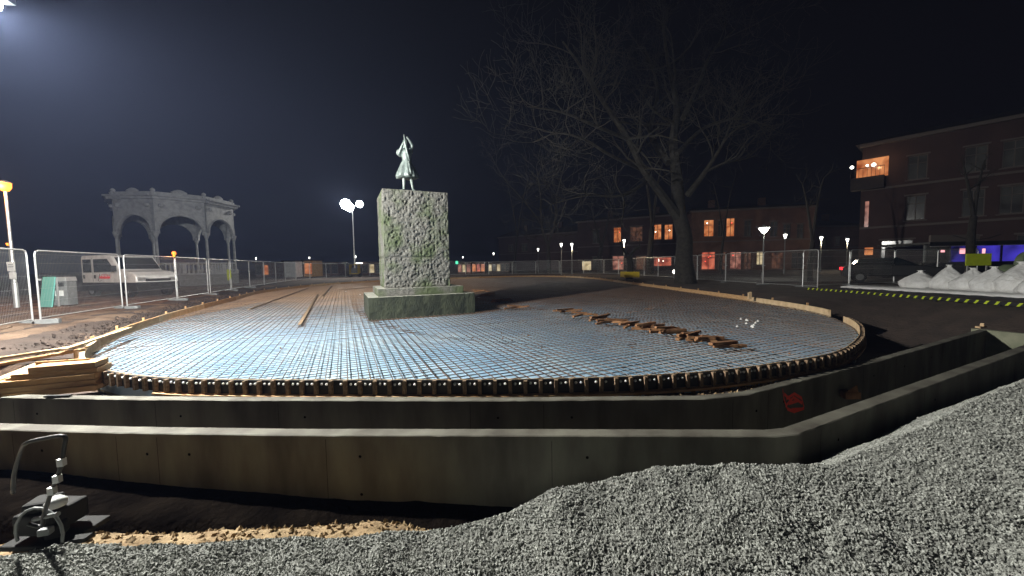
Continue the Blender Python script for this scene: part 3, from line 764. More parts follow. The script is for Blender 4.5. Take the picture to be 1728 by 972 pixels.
# ------------------------------------------------------------------ timber on the left
def plank3(a, c, wd_, th, m, label, name='plank', roll=0):
    d = c-a; o = MB().box((0, 0, 0), (d.length, wd_, th), 0, roll).build(name, m, loc=(a+c)/2)
    o.rotation_euler = (0, -math.asin(d.z/d.length), math.atan2(d.y, d.x)); tag(o, label, 'plank', 'timber left of the slab'); return o
def onn(x, y, z): return on(x, y, z)
plank3(on(-60, 625, .16), on(139, 590, .12), .14, .045, 'wood', 'long orange plank lying flat on the earth, reaching the slab edge')
plank3(on(-60, 614, .20), on(141, 583, .16), .12, .04, 'wood_pale', 'pale long plank beside the orange one, farthest from the camera')
plank3(on(108, 590, .20), on(220, 553, .17), .10, .035, 'wood_pale', 'thin pale batten lying along the left slab edge')
plank3(on(-30, 652, .05), on(72, 611, .12), .10, .03, 'wood_pale', 'pale plank tilted up behind the stack of boards')
plank3(on(20, 640, .08), on(76, 613, .14), .12, .03, 'wood', 'short brown plank under the tilted pale plank')
stack = thing('board_stack', 'stepped stack of orange formwork boards beside the left slab end', 'board stack', on(96, 660, -.18), R(22))
base_ = on(96, 660, -.18)
for k in range(5):
    L = 1.5-.2*k
    MB().box((-.95+L/2+.19*k+rnd.uniform(-.02, .02), -.02+.012*k+rnd.uniform(-.008, .008), .04+.0815*k), (L, .40-.02*k, .078), rnd.uniform(-.008, .008)).build('board', rnd.choice(('plywood', 'wood')), stack)
b1_ = at(80, 618, 5.45)
o = MB().box((0, 0, 0), (.62, .035, .26)).build('plywood_sheet', 'plywood', loc=at(108, 622, 5.45), rz=R(16)); tag(o, 'upright plywood piece standing on the board stack at the slab end', 'plywood sheet')
tag(MB().box((0, 0, 0), (.32, .05, .02)).build('batten', 'black', loc=on(98, 668, ZW+.02), rz=.05), 'short black batten lying on the inner wall top at the left', 'batten')

# ------------------------------------------------------------------ fence panels
def make_panel():
    t = thing('mesh_fence', 'x', 'fence', group='mesh fence panels round the site')
    f = MB(); L = 3.45; H = 2.0
    path = [(0, 0, .08), (0, 0, H-.12), (.035, 0, H-.035), (.12, 0, H), (L-.12, 0, H), (L-.035, 0, H-.035), (L, 0, H-.12), (L, 0, .08)]
    f.tube(path, .021, 8); f.tube([(0, 0, .14), (L, 0, .14)], .016, 6); f.build('frame', 'galv', t)
    g = MB()
    for k in range(1, 69): g.tube([(k*.05, 0, .14), (k*.05, 0, H)], .0016, 3, False)
    for z in (.35, .6, .95, 1.3, 1.65, 1.9): g.tube([(0, .003, z), (L, .003, z)], .002, 3, False)
    g.build('wire_mesh', 'galv', t)
    MB().box((.05, 0, 1.2), (.10, .05, .05)).build('clamp', 'galv', t)
    return t
def make_foot():
    f = MB(); f.prism([(-.36, -.08), (-.30, -.115), (.30, -.115), (.36, -.08), (.36, .08), (.30, .115), (-.30, .115), (-.36, .08)], 0, .13)
    return f.build('concrete_block', 'grey', bevel=.01)
P0 = make_panel(); F0 = make_foot(); F0['category'] = 'concrete block'; F0['group'] = 'concrete fence feet'
pts_l = [(-11.4, 6.7), (-13.05, 10.05), (-14.3, 13.55), (-15.45, 16.9), (-16.8, 20.4), (-18.2, 23.8), (-19.4, 27.2), (-20.6, 30.6), (-21.8, 34), (-23.0, 37.4), (-24, 40.9), (-24.4, 44.5), (-24.2, 48), (-23.2, 51.4), (-20.8, 54), (-17.4, 54.7), (-13.9, 55), (-10.4, 55.1), (-6.9, 55.1), (-3.4, 55), (0.1, 55), (3.6, 54.8), (7.1, 54), (10.3, 52.5), (12.5, 49.8), (13.5, 46.4), (14.0, 42.9), (14.2, 39.4), (14.3, 35.9), (14.4, 32.4), (14.6, 28.9), (14.8, 25.4), (15.0, 21.9), (15.3, 19.3), (18.7, 20.3), (22.1, 21.2), (25.5, 22.0), (28.9, 22.8)]
def gz(x, y): return .17 if x < -8 else .10
first = True
names_ = ['nearest the camera at the left edge', 'in front of the teal board', 'in front of the white van cab', 'in front of the van bonnet', 'under the bandstand columns', 'with the yellow-green vest']
for k in range(len(pts_l)-1):
    a = Vector((*pts_l[k], gz(*pts_l[k]))); c = Vector((*pts_l[k+1], gz(*pts_l[k+1]))); d = c-a; rz = math.atan2(d.y, d.x)
    ORD = ['first', 'second', 'third', 'fourth', 'fifth', 'sixth', 'seventh', 'eighth', 'ninth', 'tenth']
    if k < 6: lb = 'galvanised mesh fence panel '+names_[k]
    elif k < 14: lb = ORD[k-6]+' left fence panel beyond the one with the safety vest'
    elif k < 19: lb = ORD[k-14]+' back fence panel from the far left corner towards the pedestal'
    elif k < 24: lb = ORD[k-19]+' back fence panel counted rightwards from the pedestal'
    elif k < 33: lb = ORD[k-24]+' panel of the right fence, counted from the far back corner'
    else: lb = ORD[k-33]+' fence panel of the run behind the white bags'
    if k < 6: a = a+(0.02*d)
    if first: P0.location = a; P0.rotation_euler = (0, 0, rz); P0['label'] = lb; first = False; F0.location = (a.x, a.y, a.z-.03); F0.rotation_euler = (0, 0, rz+1.5); F0['label'] = 'grey concrete block holding the nearest left fence panel'
    else:
        o = dup(P0, a, rz, lb)
        if 6 < k < 31: continue
        f = F0.copy(); COL.objects.link(f); f.location = (a.x, a.y, a.z-.03); f.rotation_euler = (0, 0, rz+math.pi/2+rnd.uniform(-.3, .3))
        f['label'] = 'concrete block holding the '+lb.replace('galvanised mesh ', '').replace(', counted from the far back corner', ' from the far corner')
# amber warning light
p = Vector((*pts_l[3], 2.17)); b = thing('warning_light', 'small glowing amber warning light on top of the left fence', 'warning light', p)
MB().lathe((0, 0, 0), [(.05, 0), (.05, .08), (.03, .1)], 10).build('housing', 'yellow', b); MB().lathe((0, 0, .10), [(.05, 0), (.075, .04), (.075, .12), (.03, .16)], 12).build('lens', 'e_amber', b, smooth=True)
lamp('warning_glow', p+Vector((0, -.15, .2)), 14, (1, .25, .04), .06)
p = Vector((*pts_l[5], .6))+Vector((-.05, -.06, 0))
o = MB().add([(-.13, 0, .95), (.11, -.02, .97), (.15, -.03, .5), (.09, -.06, .28), (-.10, -.03, .26), (-.15, .01, .6), (-.13, .03, .95), (.11, .01, .97), (.15, 0, .5), (.09, -.03, .28), (-.10, 0, .26), (-.15, .04, .6)], [(0, 5, 4, 3, 2, 1), (6, 7, 8, 9, 10, 11), (0, 1, 7, 6), (1, 2, 8, 7), (2, 3, 9, 8), (3, 4, 10, 9), (4, 5, 11, 10), (5, 0, 6, 11)]).build('safety_vest', 'lime', loc=p)
tag(o, 'yellow-green safety vest hanging on a left fence post', 'safety vest')
# teal board and litter bin behind the fence
t = thing('notice_board', 'teal board leaning behind the left fence beside the grey bin', 'board', on(83, 519, .17), R(-12))
MB().box((0, 0, .62), (.66, .04, 1.2), 0, R(-8)).build('face', 'teal', t); MB().box((-.30, .12, .6), (.04, .05, 1.15)).box((.30, .12, .6), (.04, .05, 1.15)).build('leg', 'galv', t)
t = thing('litter_bin', 'grey metal litter bin right of the teal board', 'litter bin', on(111, 517, .17), R(12))
MB().prism([(-.26, -.22), (.26, -.22), (.26, .22), (-.26, .22)], .06, 1.02).build('body', 'grey', t, bevel=.02)
MB().extr([(-.28, 1.03), (.28, 1.03), (.24, 1.2), (-.24, 1.2)], -.24, .24).build('lid', 'galv', t, bevel=.01)
MB().box((0, -.225, .9), (.34, .012, .16)).build('opening', 'black', t); MB().box((0, -.225, .55), (.3, .01, .22)).build('sticker', 'white', t)
# lamp post at the left
def lamp_post(loc, h, label, em, signs=False):
    t = thing('street_lamp', label, 'street lamp', loc)
    MB().tube([(0, 0, 0), (0, 0, 1.0), (0, 0, 1.05), (0, 0, h)], [.08, .08, .055, .04], 10).build('pole', 'galv', t)
    MB().lathe((0, 0, h), [(.05, -.02), (.10, 0), (.16, .12), (.17, .3), (.02, .3)], 14).build('lantern', em, t, smooth=True)
    MB().lathe((0, 0, h+.3), [(.2, 0), (.18, .03), (.05, .1)], 14).build('cap', 'grey', t)
    if signs:
        MB().box((.02, -.07, 1.65), (.30, .02, .36)).build('notice', 'white', t); MB().box((.05, -.07, 1.30), (.26, .02, .26)).build('notice', 'white', t)
        MB().box((.02, -.082, 1.72), (.2, .004, .03)).box((.02, -.082, 1.64), (.22, .004, .03)).build('lettering', 'grey', t)
    return t
pl = on(29, 521, .16); lamp_post(pl, 4.55, 'grey street lamp glowing orange at the left edge, white notices on its pole', 'e_sodium', True)
lamp('sodium_light', pl+Vector((.05, -.35, 4.7)), 560, (1, .33, .07), .15)
p = on(20, 478, .15); p2 = at(18, 414, p.y); lamp_post(p, max(2.2, p2.z-.15), 'smaller orange glowing lamp low behind the left street lamp', 'e_sodium')

# ------------------------------------------------------------------ main work light, just outside the upper left corner
t = thing('work_light_mast', 'bright white floodlight on a mast at the upper left corner', 'floodlight', (-9.6, 6.1, .1))
MB().tube([(0, 0, 0), (0, 0, 5.9)], [.07, .05], 10).build('mast', 'galv', t); MB().tube([(0, 0, 5.75), (1.55, -.15, 5.75)], .03, 8).build('cross_arm', 'galv', t)
h = MB().box((1.50, -.15, 5.82), (.46, .42, .12), .2).build('lamp_head', 'grey', t); MB().lathe((1.47, -.16, 5.62), [(.02, .0), (.20, .02), (.21, .10), (.16, .14)], 12).build('lamp_glass', 'e_flood', t)
for a in (0, 2.1, 4.2): MB().tube([(0, 0, .5), (.8*math.cos(a), .8*math.sin(a), .02)], .025, 6).build('leg', 'galv', t)

# light tower in the back
t = thing('light_tower', 'tall portable light tower with blazing white lamps behind the slab', 'light tower', (TOWER.x, TOWER.y, .1))
MB().box((0, 0, .55), (1.3, 1.0, .10)).box((-.6, 0, 1.2), (.08, .9, 1.3)).box((.6, 0, 1.2), (.08, .9, 1.3)).box((0, 0, 1.85), (1.3, .9, .08)).build('trailer_frame', 'yellow', t)
MB().box((0, 0, 1.0), (.8, .7, .8)).build('generator', 'grey', t)
MB().tube([(0, 0, .6), (0, 0, 4), (0, 0, 4.01), (0, 0, 10.3)], [.12, .12, .08, .07], 8).build('mast', 'galv', t)
for s_ in (-1, 1):
    w_ = MB(); w_.tube([(s_*.75, -.05, .3), (s_*.75, .05, .3)], .3, 12); w_.build('wheel', 'rubber', t)
MB().tube([(-.9, 0, 10.4), (1.1, 0, 10.4)], .04, 6).build('crossbar', 'galv', t)
for x, z, r_ in ((-.85, 10.6, .75), (-.35, 10.15, .6), (1.15, 10.6, .5)):
    h = MB().lathe((0, 0, 0), [(.6*r_, -.1), (r_, 0), (r_, .15), (.4*r_, .3)], 14).build('lamp_head', 'grey', t, loc=(x, 0, z)); h.rotation_euler = (R(-100), 0, 0)
    MB().lathe((x, -.20, z), [(.05, -r_), (.7*r_, -.7*r_), (r_, 0), (.7*r_, .7*r_), (.05, r_)], 14).build('lamp_glass', 'e_flood', t, smooth=True).scale = (1, 1, 1)

# park lamps
def park_lamp(loc, h, label, scale=1):
    t = thing('park_lamp', label, 'park lamp', loc, 0, 'white park lamps')
    MB().tube([(0, 0, 0), (0, 0, .6), (0, 0, .62), (0, 0, h-.5)], [.09, .09, .05, .04], 8).build('pole', 'grey', t)
    MB().lathe((0, 0, h-.5), [(.06, 0), (.16*scale, .1), (.36*scale, .42), (.02, .46)], 12).build('lamp_shade', 'e_lamp', t, smooth=False)
    MB().lathe((0, 0, h), [(.44*scale, -.04), (.40*scale, 0), (.1, .10), (.03, .2)], 12).build('cap', 'grey', t)
    return t
pls = [(1289, 388, 'large bright park lamp in front of the lit two-storey building'), (1053, 407, 'park lamp above the pruned tree in front of the left lit building'), (908, 421, 'faint park lamp left of the slim bare tree'), (947, 413, 'park lamp right beside the slim bare tree'), (965, 413, 'small dim park lamp second to the right of the slim bare tree'),
       (833, 428, 'tiny park lamp far off just right of the pedestal'), (1386, 402, 'park lamp left of the two near the dark corner building'), (1430, 405, 'park lamp right against the corner building'), (1325, 398, 'tiny park lamp right of the large one'),
       (522, 435, 'tiny park lamp above the orange kiosk'), (432, 436, 'tiny white park lamp beyond the left fence'), (600, 433, 'tiny park lamp right of the light tower mast'), (781, 434, 'tiny pinkish park lamp just beyond the pedestal right side'), (1018-30, 452-22, 'tiny park lamp above the white light box')]
for x, y, lb in pls:
    hor = at(x, 447, 100); d = ray(x, y); Yd = min(110, 2.55/(d.z/d.y)) if d.z > 0 else 60
    if x == 1289: Yd = 28.6
    p = at(x, y, Yd); park_lamp((p.x, p.y, .1), p.z+.12, lb, 1 if x == 1289 else .48)
    if x in (1053, 1386, 1430, 965): street_glow((p.x, p.y-.2, p.z-.5), 230)

# ------------------------------------------------------------------ white van
def wheel(t, x, y, r_, s_):
    w_ = MB(); w_.tube([(x, y-s_*.11, r_), (x, y+s_*.11, r_)], r_, 20); o = w_.build('wheel', 'rubber', t)
    MB().tube([(x, y+s_*.112, r_), (x, y+s_*.122, r_)], r_*.58, 16).build('rim', 'grey', o)
vp = on(222, 499, .16)
van = thing('white_van', 'white crew cab van with dark lower body parked beyond the left fence', 'van', vp, R(-18))
side = [(-2.35, .55), (-2.35, 2.15), (-2.25, 2.3), (.05, 2.3), (.38, 2.22), (1.08, 1.46), (2.05, 1.34), (2.38, 1.14), (2.45, .55)]
b = MB(); b.extr(side, -.95, .95); b.build('body', 'white', van, bevel=.07)
MB().extr([(-2.36, .34), (-2.36, .80), (2.47, .80), (2.47, .34)], -.965, .965).build('lower_body', 'black', van, bevel=.02)
for s_ in (-1, 1):
    y = s_*.957
    for pr, nm in (([(-2.15, 1.35), (-2.15, 2.08), (-1.35, 2.08), (-1.35, 1.35)], 'window'), ([(-1.15, 1.35), (-1.15, 2.08), (.1, 2.08), (.62, 1.55), (.62, 1.38)], 'window')):
        MB().extr(pr, min(y, y+s_*.008), max(y, y+s_*.008)).build(nm, 'glass', van)
    MB().extr([(-1.27, .85), (-1.27, 2.15), (-1.25, 2.15), (-1.25, .85)], min(y, y+s_*.006), max(y, y+s_*.006)).build('door_seam', 'grey', van)
    for x in (-2.05, -1.05): MB().box((x, y+s_*.02, 1.12), (.10, .04, .2)).build('door_handle', 'black', van)
    MB().box((.85, s_*1.08, 1.55), (.14, .2, .3)).build('mirror', 'black', van)
    for x in (-1.5, 1.55): wheel(van, x, s_*.84, .36, s_)
    MB().box((2.32, s_*.68, 1.0), (.28, .38, .16), 0, 0, R(22)).build('headlight', 'galv', van)
MB().add([(.46, -.83, 2.15), (.46, .83, 2.15), (1.06, .88, 1.50), (1.06, -.88, 1.50)], [(0, 3, 2, 1)]).build('windscreen', 'glass', van, loc=(.012, 0, .012))
MB().box((2.44, 0, .92), (.08, 1.1, .13)).box((2.47, 0, .7), (.06, 1.4, .16)).build('grille', 'black', van)
lg = MB(); lg.tube([(-.62, -.972, 1.28), (-.72, -.972, 1.0), (-.80, -.972, .90), (-.66, -.972, .86), (-.5, -.972, .92)], .012, 4); lg.build('lettering', 'black', van)
lg = MB()
for k in range(7): lg.tube([(-.62+.13*k, -.972, 1.0), (-.60+.13*k, -.972, 1.16+.03*(k % 2)), (-.54+.13*k, -.972, 1.02), (-.5+.13*k, -.972, 1.12)], .013, 4)
lg.tube([(-.45, -.972, 1.24), (.3, -.972, 1.2)], .012, 4); lg.build('lettering', 'red', van)
# flatbed behind the cab
if False: MB().box((-3.2, 0, .85), (1.6, 1.9, .12)).box((-3.2, -.93, 1.15), (1.6, .03, .45)).box((-3.2, .93, 1.15), (1.6, .03, .45)).build('flatbed', 'grey', van)

# ------------------------------------------------------------------ bandstand
BY = 35.5; bc = at(306, 470, BY); RB = 4.35
bs = thing('bandstand', 'white octagonal bandstand with tall round arches and a balustrade', 'bandstand', (bc.x, BY, .15), math.atan2(-bc.x, BY)*-1*0+R(14))
def oct_pt(k, r_=RB): a = R(-90-30-14+45*k+ 14); return Vector((r_*math.cos(a), r_*math.sin(a), 0))
bs.rotation_euler = (0, 0, R(14-6))
Zs, Ztop = 4.75, 7.45
MB().prism([oct_pt(k, RB+.25) for k in range(8)], 0, .98).build('plinth', 'grey', bs)
for k in range(8):
    a, c = oct_pt(k), oct_pt(k+1); d = (c-a); L = d.length; d.normalize(); n = Vector((d.y, -d.x, 0)); rz = math.atan2(d.y, d.x)
    MB().lathe((a.x, a.y, 1), [(.26, 0), (.26, .3), (.13, .45), (.11, 1.5), (.10, 3.2), (.16, 3.35), (.22, 3.6), (.25, 3.75)], 12).build('column', 'white_stone', bs, smooth=False)
    # arched spandrel
    ra = L/2-.28; prof = []
    N = 18
    outl = [(0, Zs-.2), (.32*.9, Zs-.2)]+[(L/2-ra*math.cos(math.pi*j/N), Zs+ra*math.sin(math.pi*j/N)) for j in range(N+1)]+[(L-.29, Zs-.2), (L, Zs-.2)]
    ob = MB(); th = .24
    vs = []; fs = []
    for (x, z) in outl: vs += [(x, -th/2, z), (x, th/2, z), (x, -th/2, Ztop), (x, th/2, Ztop)]
    for j in range(len(outl)-1):
        q = j*4; r_ = q+4
        if abs(outl[j][0]-outl[j+1][0]) < 1e-6: continue
        fs += [(q, r_, r_+2, q+2), (r_+1, q+1, q+3, r_+3), (q+1, r_+1, r_, q), (q+2, r_+2, r_+3, q+3)]
    ob.add(vs, fs); ob.build('arch', 'white_stone', bs, loc=a, rz=rz)
    mo = MB(); mo.tube([(L/2-(ra+.07)*math.cos(math.pi*j/N), -.14, Zs+(ra+.07)*math.sin(math.pi*j/N)) for j in range(N+1)], .05, 6)
    mo.lathe((0.45, -.13, 6.95), [(.02, -.2), (.2, -.1), (.2, .1), (.02, .2)], 8); mo.lathe((L-.45, -.13, 6.95), [(.02, -.2), (.2, -.1), (.2, .1), (.02, .2)], 8)
    mo.build('moulding', 'white_stone', bs, loc=a, rz=rz)
    MB().box((L/2, -.15, Ztop+.10), (L+.5, .5, .20)).box((L/2, -.28, Ztop+.28), (L+.7, .6, .14)).build('cornice', 'white_stone', bs, loc=a, rz=rz)
    MB().box((L/2, -.1, Ztop+.5), (L*.9, .15, .26)).build('parapet', 'white_stone', bs, loc=a, rz=rz)
    MB().lathe((0, 0, Ztop+.35), [(.22, 0), (.24, .25), (.12, .3), (.18, .4), (.14, .52), (.03, .6)], 10).build('finial', 'white_stone', bs, loc=a)
    MB().lathe((L/2, -.1, Ztop+.55), [(.5, 0), (.55, .2), (.3, .36), (.1, .42)], 10).build('crest', 'white_stone', bs, loc=a, rz=rz).scale = (1, .3, 1)
    bl = MB(); bl.box((L/2, 0, 1.06), (L-.2, .24, .12)).box((L/2, 0, 2.02), (L-.2, .26, .12)).box((L/2, 0, 1.54), (.28, .22, .9))
    for j in range(9):
        x = .45+(L-.9)*j/8
        bl.lathe((x, 0, 1.1), [(.07, 0), (.12, .25), (.05, .55), (.09, .88)], 8)
    bl.build('balustrade', 'white_stone', bs, loc=a, rz=rz)
rf = MB(); vs = [oct_pt(k, RB+.35)+Vector((0, 0, Ztop+.36)) for k in range(8)]+[Vector((0, 0, Ztop+1.1))]
rf.add(vs, [(k, (k+1) % 8, 8) for k in range(8)]+[tuple(range(7, -1, -1))]); rf.build('roof', 'roof', bs)

# ------------------------------------------------------------------ buildings
def facade(par, W, H, opens, m, th=.3, name='wall'):
    xs_ = sorted({0, W}|{v for o in opens for v in (o[0], o[1])}); zs_ = sorted({0, H}|{v for o in opens for v in (o[2], o[3])})
    b = MB()
    for i in range(len(xs_)-1):
        for j in range(len(zs_)-1):
            xm, zm = (xs_[i]+xs_[i+1])/2, (zs_[j]+zs_[j+1])/2
            if any(o[0] < xm < o[1] and o[2] < zm < o[3] for o in opens): continue
            b.quad((xs_[i], 0, zs_[j]), (xs_[i+1], 0, zs_[j]), (xs_[i+1], 0, zs_[j+1]), (xs_[i], 0, zs_[j+1]))
    for x0, x1, z0, z1, *r_ in opens:
        b.quad((x0, 0, z0), (x0, 0, z1), (x0, th, z1), (x0, th, z0)); b.quad((x1, 0, z1), (x1, 0, z0), (x1, th, z0), (x1, th, z1))
        b.quad((x0, 0, z1), (x1, 0, z1), (x1, th, z1), (x0, th, z1)); b.quad((x1, 0, z0), (x0, 0, z0), (x0, th, z0), (x1, th, z0))
    b.build(name, m, par)
    for x0, x1, z0, z1, gl, *_ in opens:
        w_ = x1-x0; h_ = z1-z0; f = MB(); y = .14; s = .07
        f.box((x0+s/2, y, (z0+z1)/2), (s, .08, h_)); f.box((x1-s/2, y, (z0+z1)/2), (s, .08, h_)); f.box(((x0+x1)/2, y, z0+s/2), (w_-2*s, .08, s)); f.box(((x0+x1)/2, y, z1-s/2), (w_-2*s, .08, s))
        f.box(((x0+x1)/2, y+.004, (z0+z1)/2), (.06, .07, h_-2*s)); f.box(((x0+x1)/2, y+.002, z0+h_*.68), (w_-2*s, .06, .06))
        fo_ = f.build('window' if z0 > .8 else 'shop_window', 'trim', par)
        MB().quad((x0+.01, y+.06, z0+.01), (x1-.01, y+.06, z0+.01), (x1-.01, y+.06, z1-.01), (x0+.01, y+.06, z1-.01)).build('pane', gl, fo_)
        if gl in ('w_orange', 'w_red', 'w_pink') :
            for _ in range(3 if gl == 'w_red' else 1):
                px_, pz_ = rnd.uniform(x0+.25, x1-.25), z0+h_*rnd.uniform(.45, .85)
                MB().lathe((px_, y+.03, pz_), [(.01, -.09), (.08, -.05), (.10, 0), (.08, .05), (.01, .09)], 8).build('hanging_lamp', 'e_cool' if rnd.random() < .6 else 'e_red2', fo_, smooth=True)
        MB().box(((x0+x1)/2, -.04, z0-.05), (w_+.3, .16, .09)).build('sill', 'trim', fo_); MB().box(((x0+x1)/2, -.03, z1+.09), (w_+.3, .1, .14)).build('lintel', 'trim', fo_)
def building(A, B, H, depth, opens_px, label, m, roofh=1.5, name='building', extra=None, cols=None):
    """A, B: ground points of the facade, opens in px: (x0,y0,x1,y1,glow)"""
    d = B-A; W = d.length; rz = math.atan2(d.y, d.x); t = thing(name, label, 'building', A, rz)
    du = d.normalized(); n = Vector((du.y, -du.x, 0)); op = []
    def hit(px, py):
        r_ = ray(px, py); den = r_.x*n.x+r_.y*n.y; k = (A.x*n.x+A.y*n.y)/den; q = Vector((r_.x*k, r_.y*k, CAM_Z+r_.z*k)); return (q-A).dot(du), q.z-A.z
    for x0, y0, x1, y1, g in opens_px:
        a0, z1_ = hit(x0, y0); a1, z0_ = hit(x1, y1)
        a0, a1 = max(.3, min(a0, a1)), min(W-.3, max(a0, a1)); z0_ = max(.25, z0_); z1_ = min(H-.4, z1_)
        if a1-a0 > .3 and z1_-z0_ > .3: op.append((a0, a1, z0_, z1_, g))
    facade(t, W, H, op, m)
    b = MB(); b.quad((0, depth, 0), (0, 0, 0), (0, 0, H), (0, depth, H)); b.quad((W, 0, 0), (W, depth, 0), (W, depth, H), (W, 0, H)); b.quad((W, depth, 0), (0, depth, 0), (0, depth, H), (W, depth, H)); b.build('side_wall', m, t)
    MB().box((W/2, -.08, H+.12), (W+.5, .5, .24)).box((W/2, -.04, H*.5), (W, .12, .18)).build('cornice', 'trim', t)
    e_ = .4; r_ = MB(); r_.add([(-e_, -e_, H+.24), (W+e_, -e_, H+.24), (W+e_, depth, H+.24), (-e_, depth, H+.24), (W*.08, depth*.5, H+.24+roofh), (W*.92, depth*.5, H+.24+roofh)], [(0, 1, 5, 4), (1, 2, 5), (2, 3, 4, 5), (3, 0, 4), (0, 3, 2, 1)]); r_.build('roof', 'roof', t)
    for fx in (.25, .7): MB().box((W*fx, depth*.45, H+roofh+.5), (.9, .7, 1.6)).build('chimney', m, t)
    return t, hit
gA = Vector((at(1166, 460, 58).x, 58, .1)); gB = Vector((at(1372, 460, 54).x, 54, .1))
Ht = at(1260, 352, 56).z
building(gA, gB, Ht-.3, 12, [(1188, 371, 1205, 399, 'w_orange'), (1226, 368, 1240, 399, 'w_orange'), (1256, 372, 1268, 399, 'w_dim'), (1256, 425, 1268, 461, 'w_dim2'), (1212, 372, 1220, 399, 'w_dim'), (1213, 425, 1225, 461, 'w_dim2'), (1300, 374, 1312, 399, 'w_dim'), (1322, 378, 1334, 402, 'w_dim'), (1345, 378, 1356, 402, 'w_dim'),
    (1184, 425, 1207, 461, 'w_red'), (1232, 425, 1251, 461, 'w_pink'), (1277, 424, 1288, 447, 'w_cream'), (1302, 426, 1322, 461, 'w_dim2'), (1336, 426, 1356, 461, 'w_dim')], 'dim two-storey building right of the big tree, red lit shop below', 'brick_dim', 1.2)
gA = Vector((at(975, 460, 72).x, 72, .1)); gB = Vector((at(1160, 460, 62).x, 62, .1))
Ht = at(1100, 366, 65).z
building(gA, gB, Ht-.2, 12, [(1035, 384, 1048, 409, 'w_orange'), (1063, 383, 1084, 407, 'w_dim2'), (1103, 379, 1116, 404, 'w_orange'), (1121, 379, 1135, 404, 'w_orange'), (1000, 388, 1012, 410, 'w_dim'),
    (1033, 432, 1053, 460, 'w_pink'), (1103, 434, 1133, 449, 'w_red'), (1073, 432, 1090, 460, 'w_dim2'), (1138, 432, 1146, 458, 'w_cream'), (1000, 434, 1016, 460, 'w_dim')], 'dim two-storey building left of the big tree, pink shopfront below', 'plaster', 1.2)
gA = Vector((at(842, 455, 100).x, 100, .1)); gB = Vector((at(975, 455, 85).x, 85, .1))
building(gA, gB, at(900, 398, 92).z, 10, [(858, 414, 866, 424, 'w_dim'), (880, 412, 890, 424, 'w_dim')], 'very dim low building far behind the slim bare tree', 'plaster', 2)
gA = Vector((at(1372, 460, 66).x, 66, .1)); gB = Vector((at(1448, 460, 66).x, 66, .1))
building(gA, gB, at(1400, 384, 66).z, 10, [(1386, 400, 1394, 414, 'w_dim'), (1410, 400, 1418, 414, 'w_dim')], 'dark low house filling the gap left of the corner building', 'brick_dim', 1.5)
# the dark corner building at the right
gA = Vector((at(1447, 460, 38).x, 38, .1)); gB = Vector((48.5, 22.6, .1))
Hc = at(1447, 250, 38).z
ops = []
def hx(f0, f1, z0, z1, g): ops.append((f0, f1, z0, z1, g))
cb, hit = None, None
t = thing('corner_building', 'large dark three-storey corner building with a lit corner balcony', 'building', gA, math.atan2(gB.y-gA.y, gB.x-gA.x))
W = (gB-gA).length
zz = Hc-.1
op = []
for k, fx in enumerate([3.2, 6.6, 8.6, 12.0, 14.2, 17.2]):
    op.append((fx, fx+1.25, zz*.70, zz*.70+2.2, 'w_dim')); op.append((fx, fx+1.25, zz*.40, zz*.40+2.3, 'w_dim'))
for fx in (1.6, 5.5, 9.6, 13.4, 16.6): op.append((fx, fx+2.2, .5, 3.3, 'w_dim'))
facade(t, W, zz, op, 'plaster')
MB().box((W/2, -.12, zz+.15), (W+.4, .6, .3)).box((W/2, -.05, zz*.365), (W, .16, .2)).box((W/2, -.05, zz*.665), (W, .16, .2)).build('cornice', 'trim', t)
b = MB(); b.quad((0, 14, 0), (0, 0, 0), (0, 0, zz), (0, 14, zz)); b.quad((W, 0, 0), (W, 14, 0), (W, 14, zz), (W, 0, zz)); b.quad((W, 14, 0), (0, 14, 0), (0, 14, zz), (W, 14, zz)); b.build('side_wall', 'plaster', t)
r_ = MB(); r_.add([(-.5, -.5, zz+.3), (W+.5, -.5, zz+.3), (W+.5, 14, zz+.3), (-.5, 14, zz+.3), (2.5, 4, zz+1.7), (W-2, 4, zz+1.7)], [(0, 1, 5, 4), (1, 2, 5), (2, 3, 4, 5), (3, 0, 4), (0, 3, 2, 1)]); r_.build('roof', 'roof', t)
# corner bay with lit balcony
bz = at(1460, 300, 37.5).z-.1; bz1 = at(1460, 268, 37.5).z-.1
bay = MB().prism([(-.7, -.9), (1.7, -.9), (1.7, 0), (-.7, 0)], bz-1.2, bz).build('balcony', 'roof', t)
MB().quad((-.4, -.03, bz), (1.9, -.03, bz), (1.9, -.03, bz1), (-.4, -.03, bz1)).build('balcony_wall', 'w_orange', t)
rl = MB(); rl.tube([(-.7, -.88, bz+.9), (1.7, -.88, bz+.9)], .03, 6)
for k in range(9): rl.tube([(-.7+.3*k, -.88, bz), (-.7+.3*k, -.88, bz+.9)], .015, 4)
rl.build('railing', 'black', t)
for x, y, r_ in ((-.65, -.85, .16), (.9, -.5, .18), (.45, -.6, .11)):
    MB().lathe((x, y, bz+1.15), [(.02, -r_), (r_*.7, -r_*.7), (r_, 0), (r_*.7, r_*.7), (.02, r_)], 12).build('globe_lamp', 'e_cool', t, smooth=True)
MB().box((.5, -.02, (at(1466, 340, 37).z+at(1466, 386, 37).z)/2), (.28, .06, at(1466, 340, 37).z-at(1466, 386, 37).z)).build('lit_slot', 'w_pink', t)
gw = gA+Vector((-.1, -1.6, bz+1.0)); lamp('balcony_glow', gw, 35, (1, .6, .3), .12)

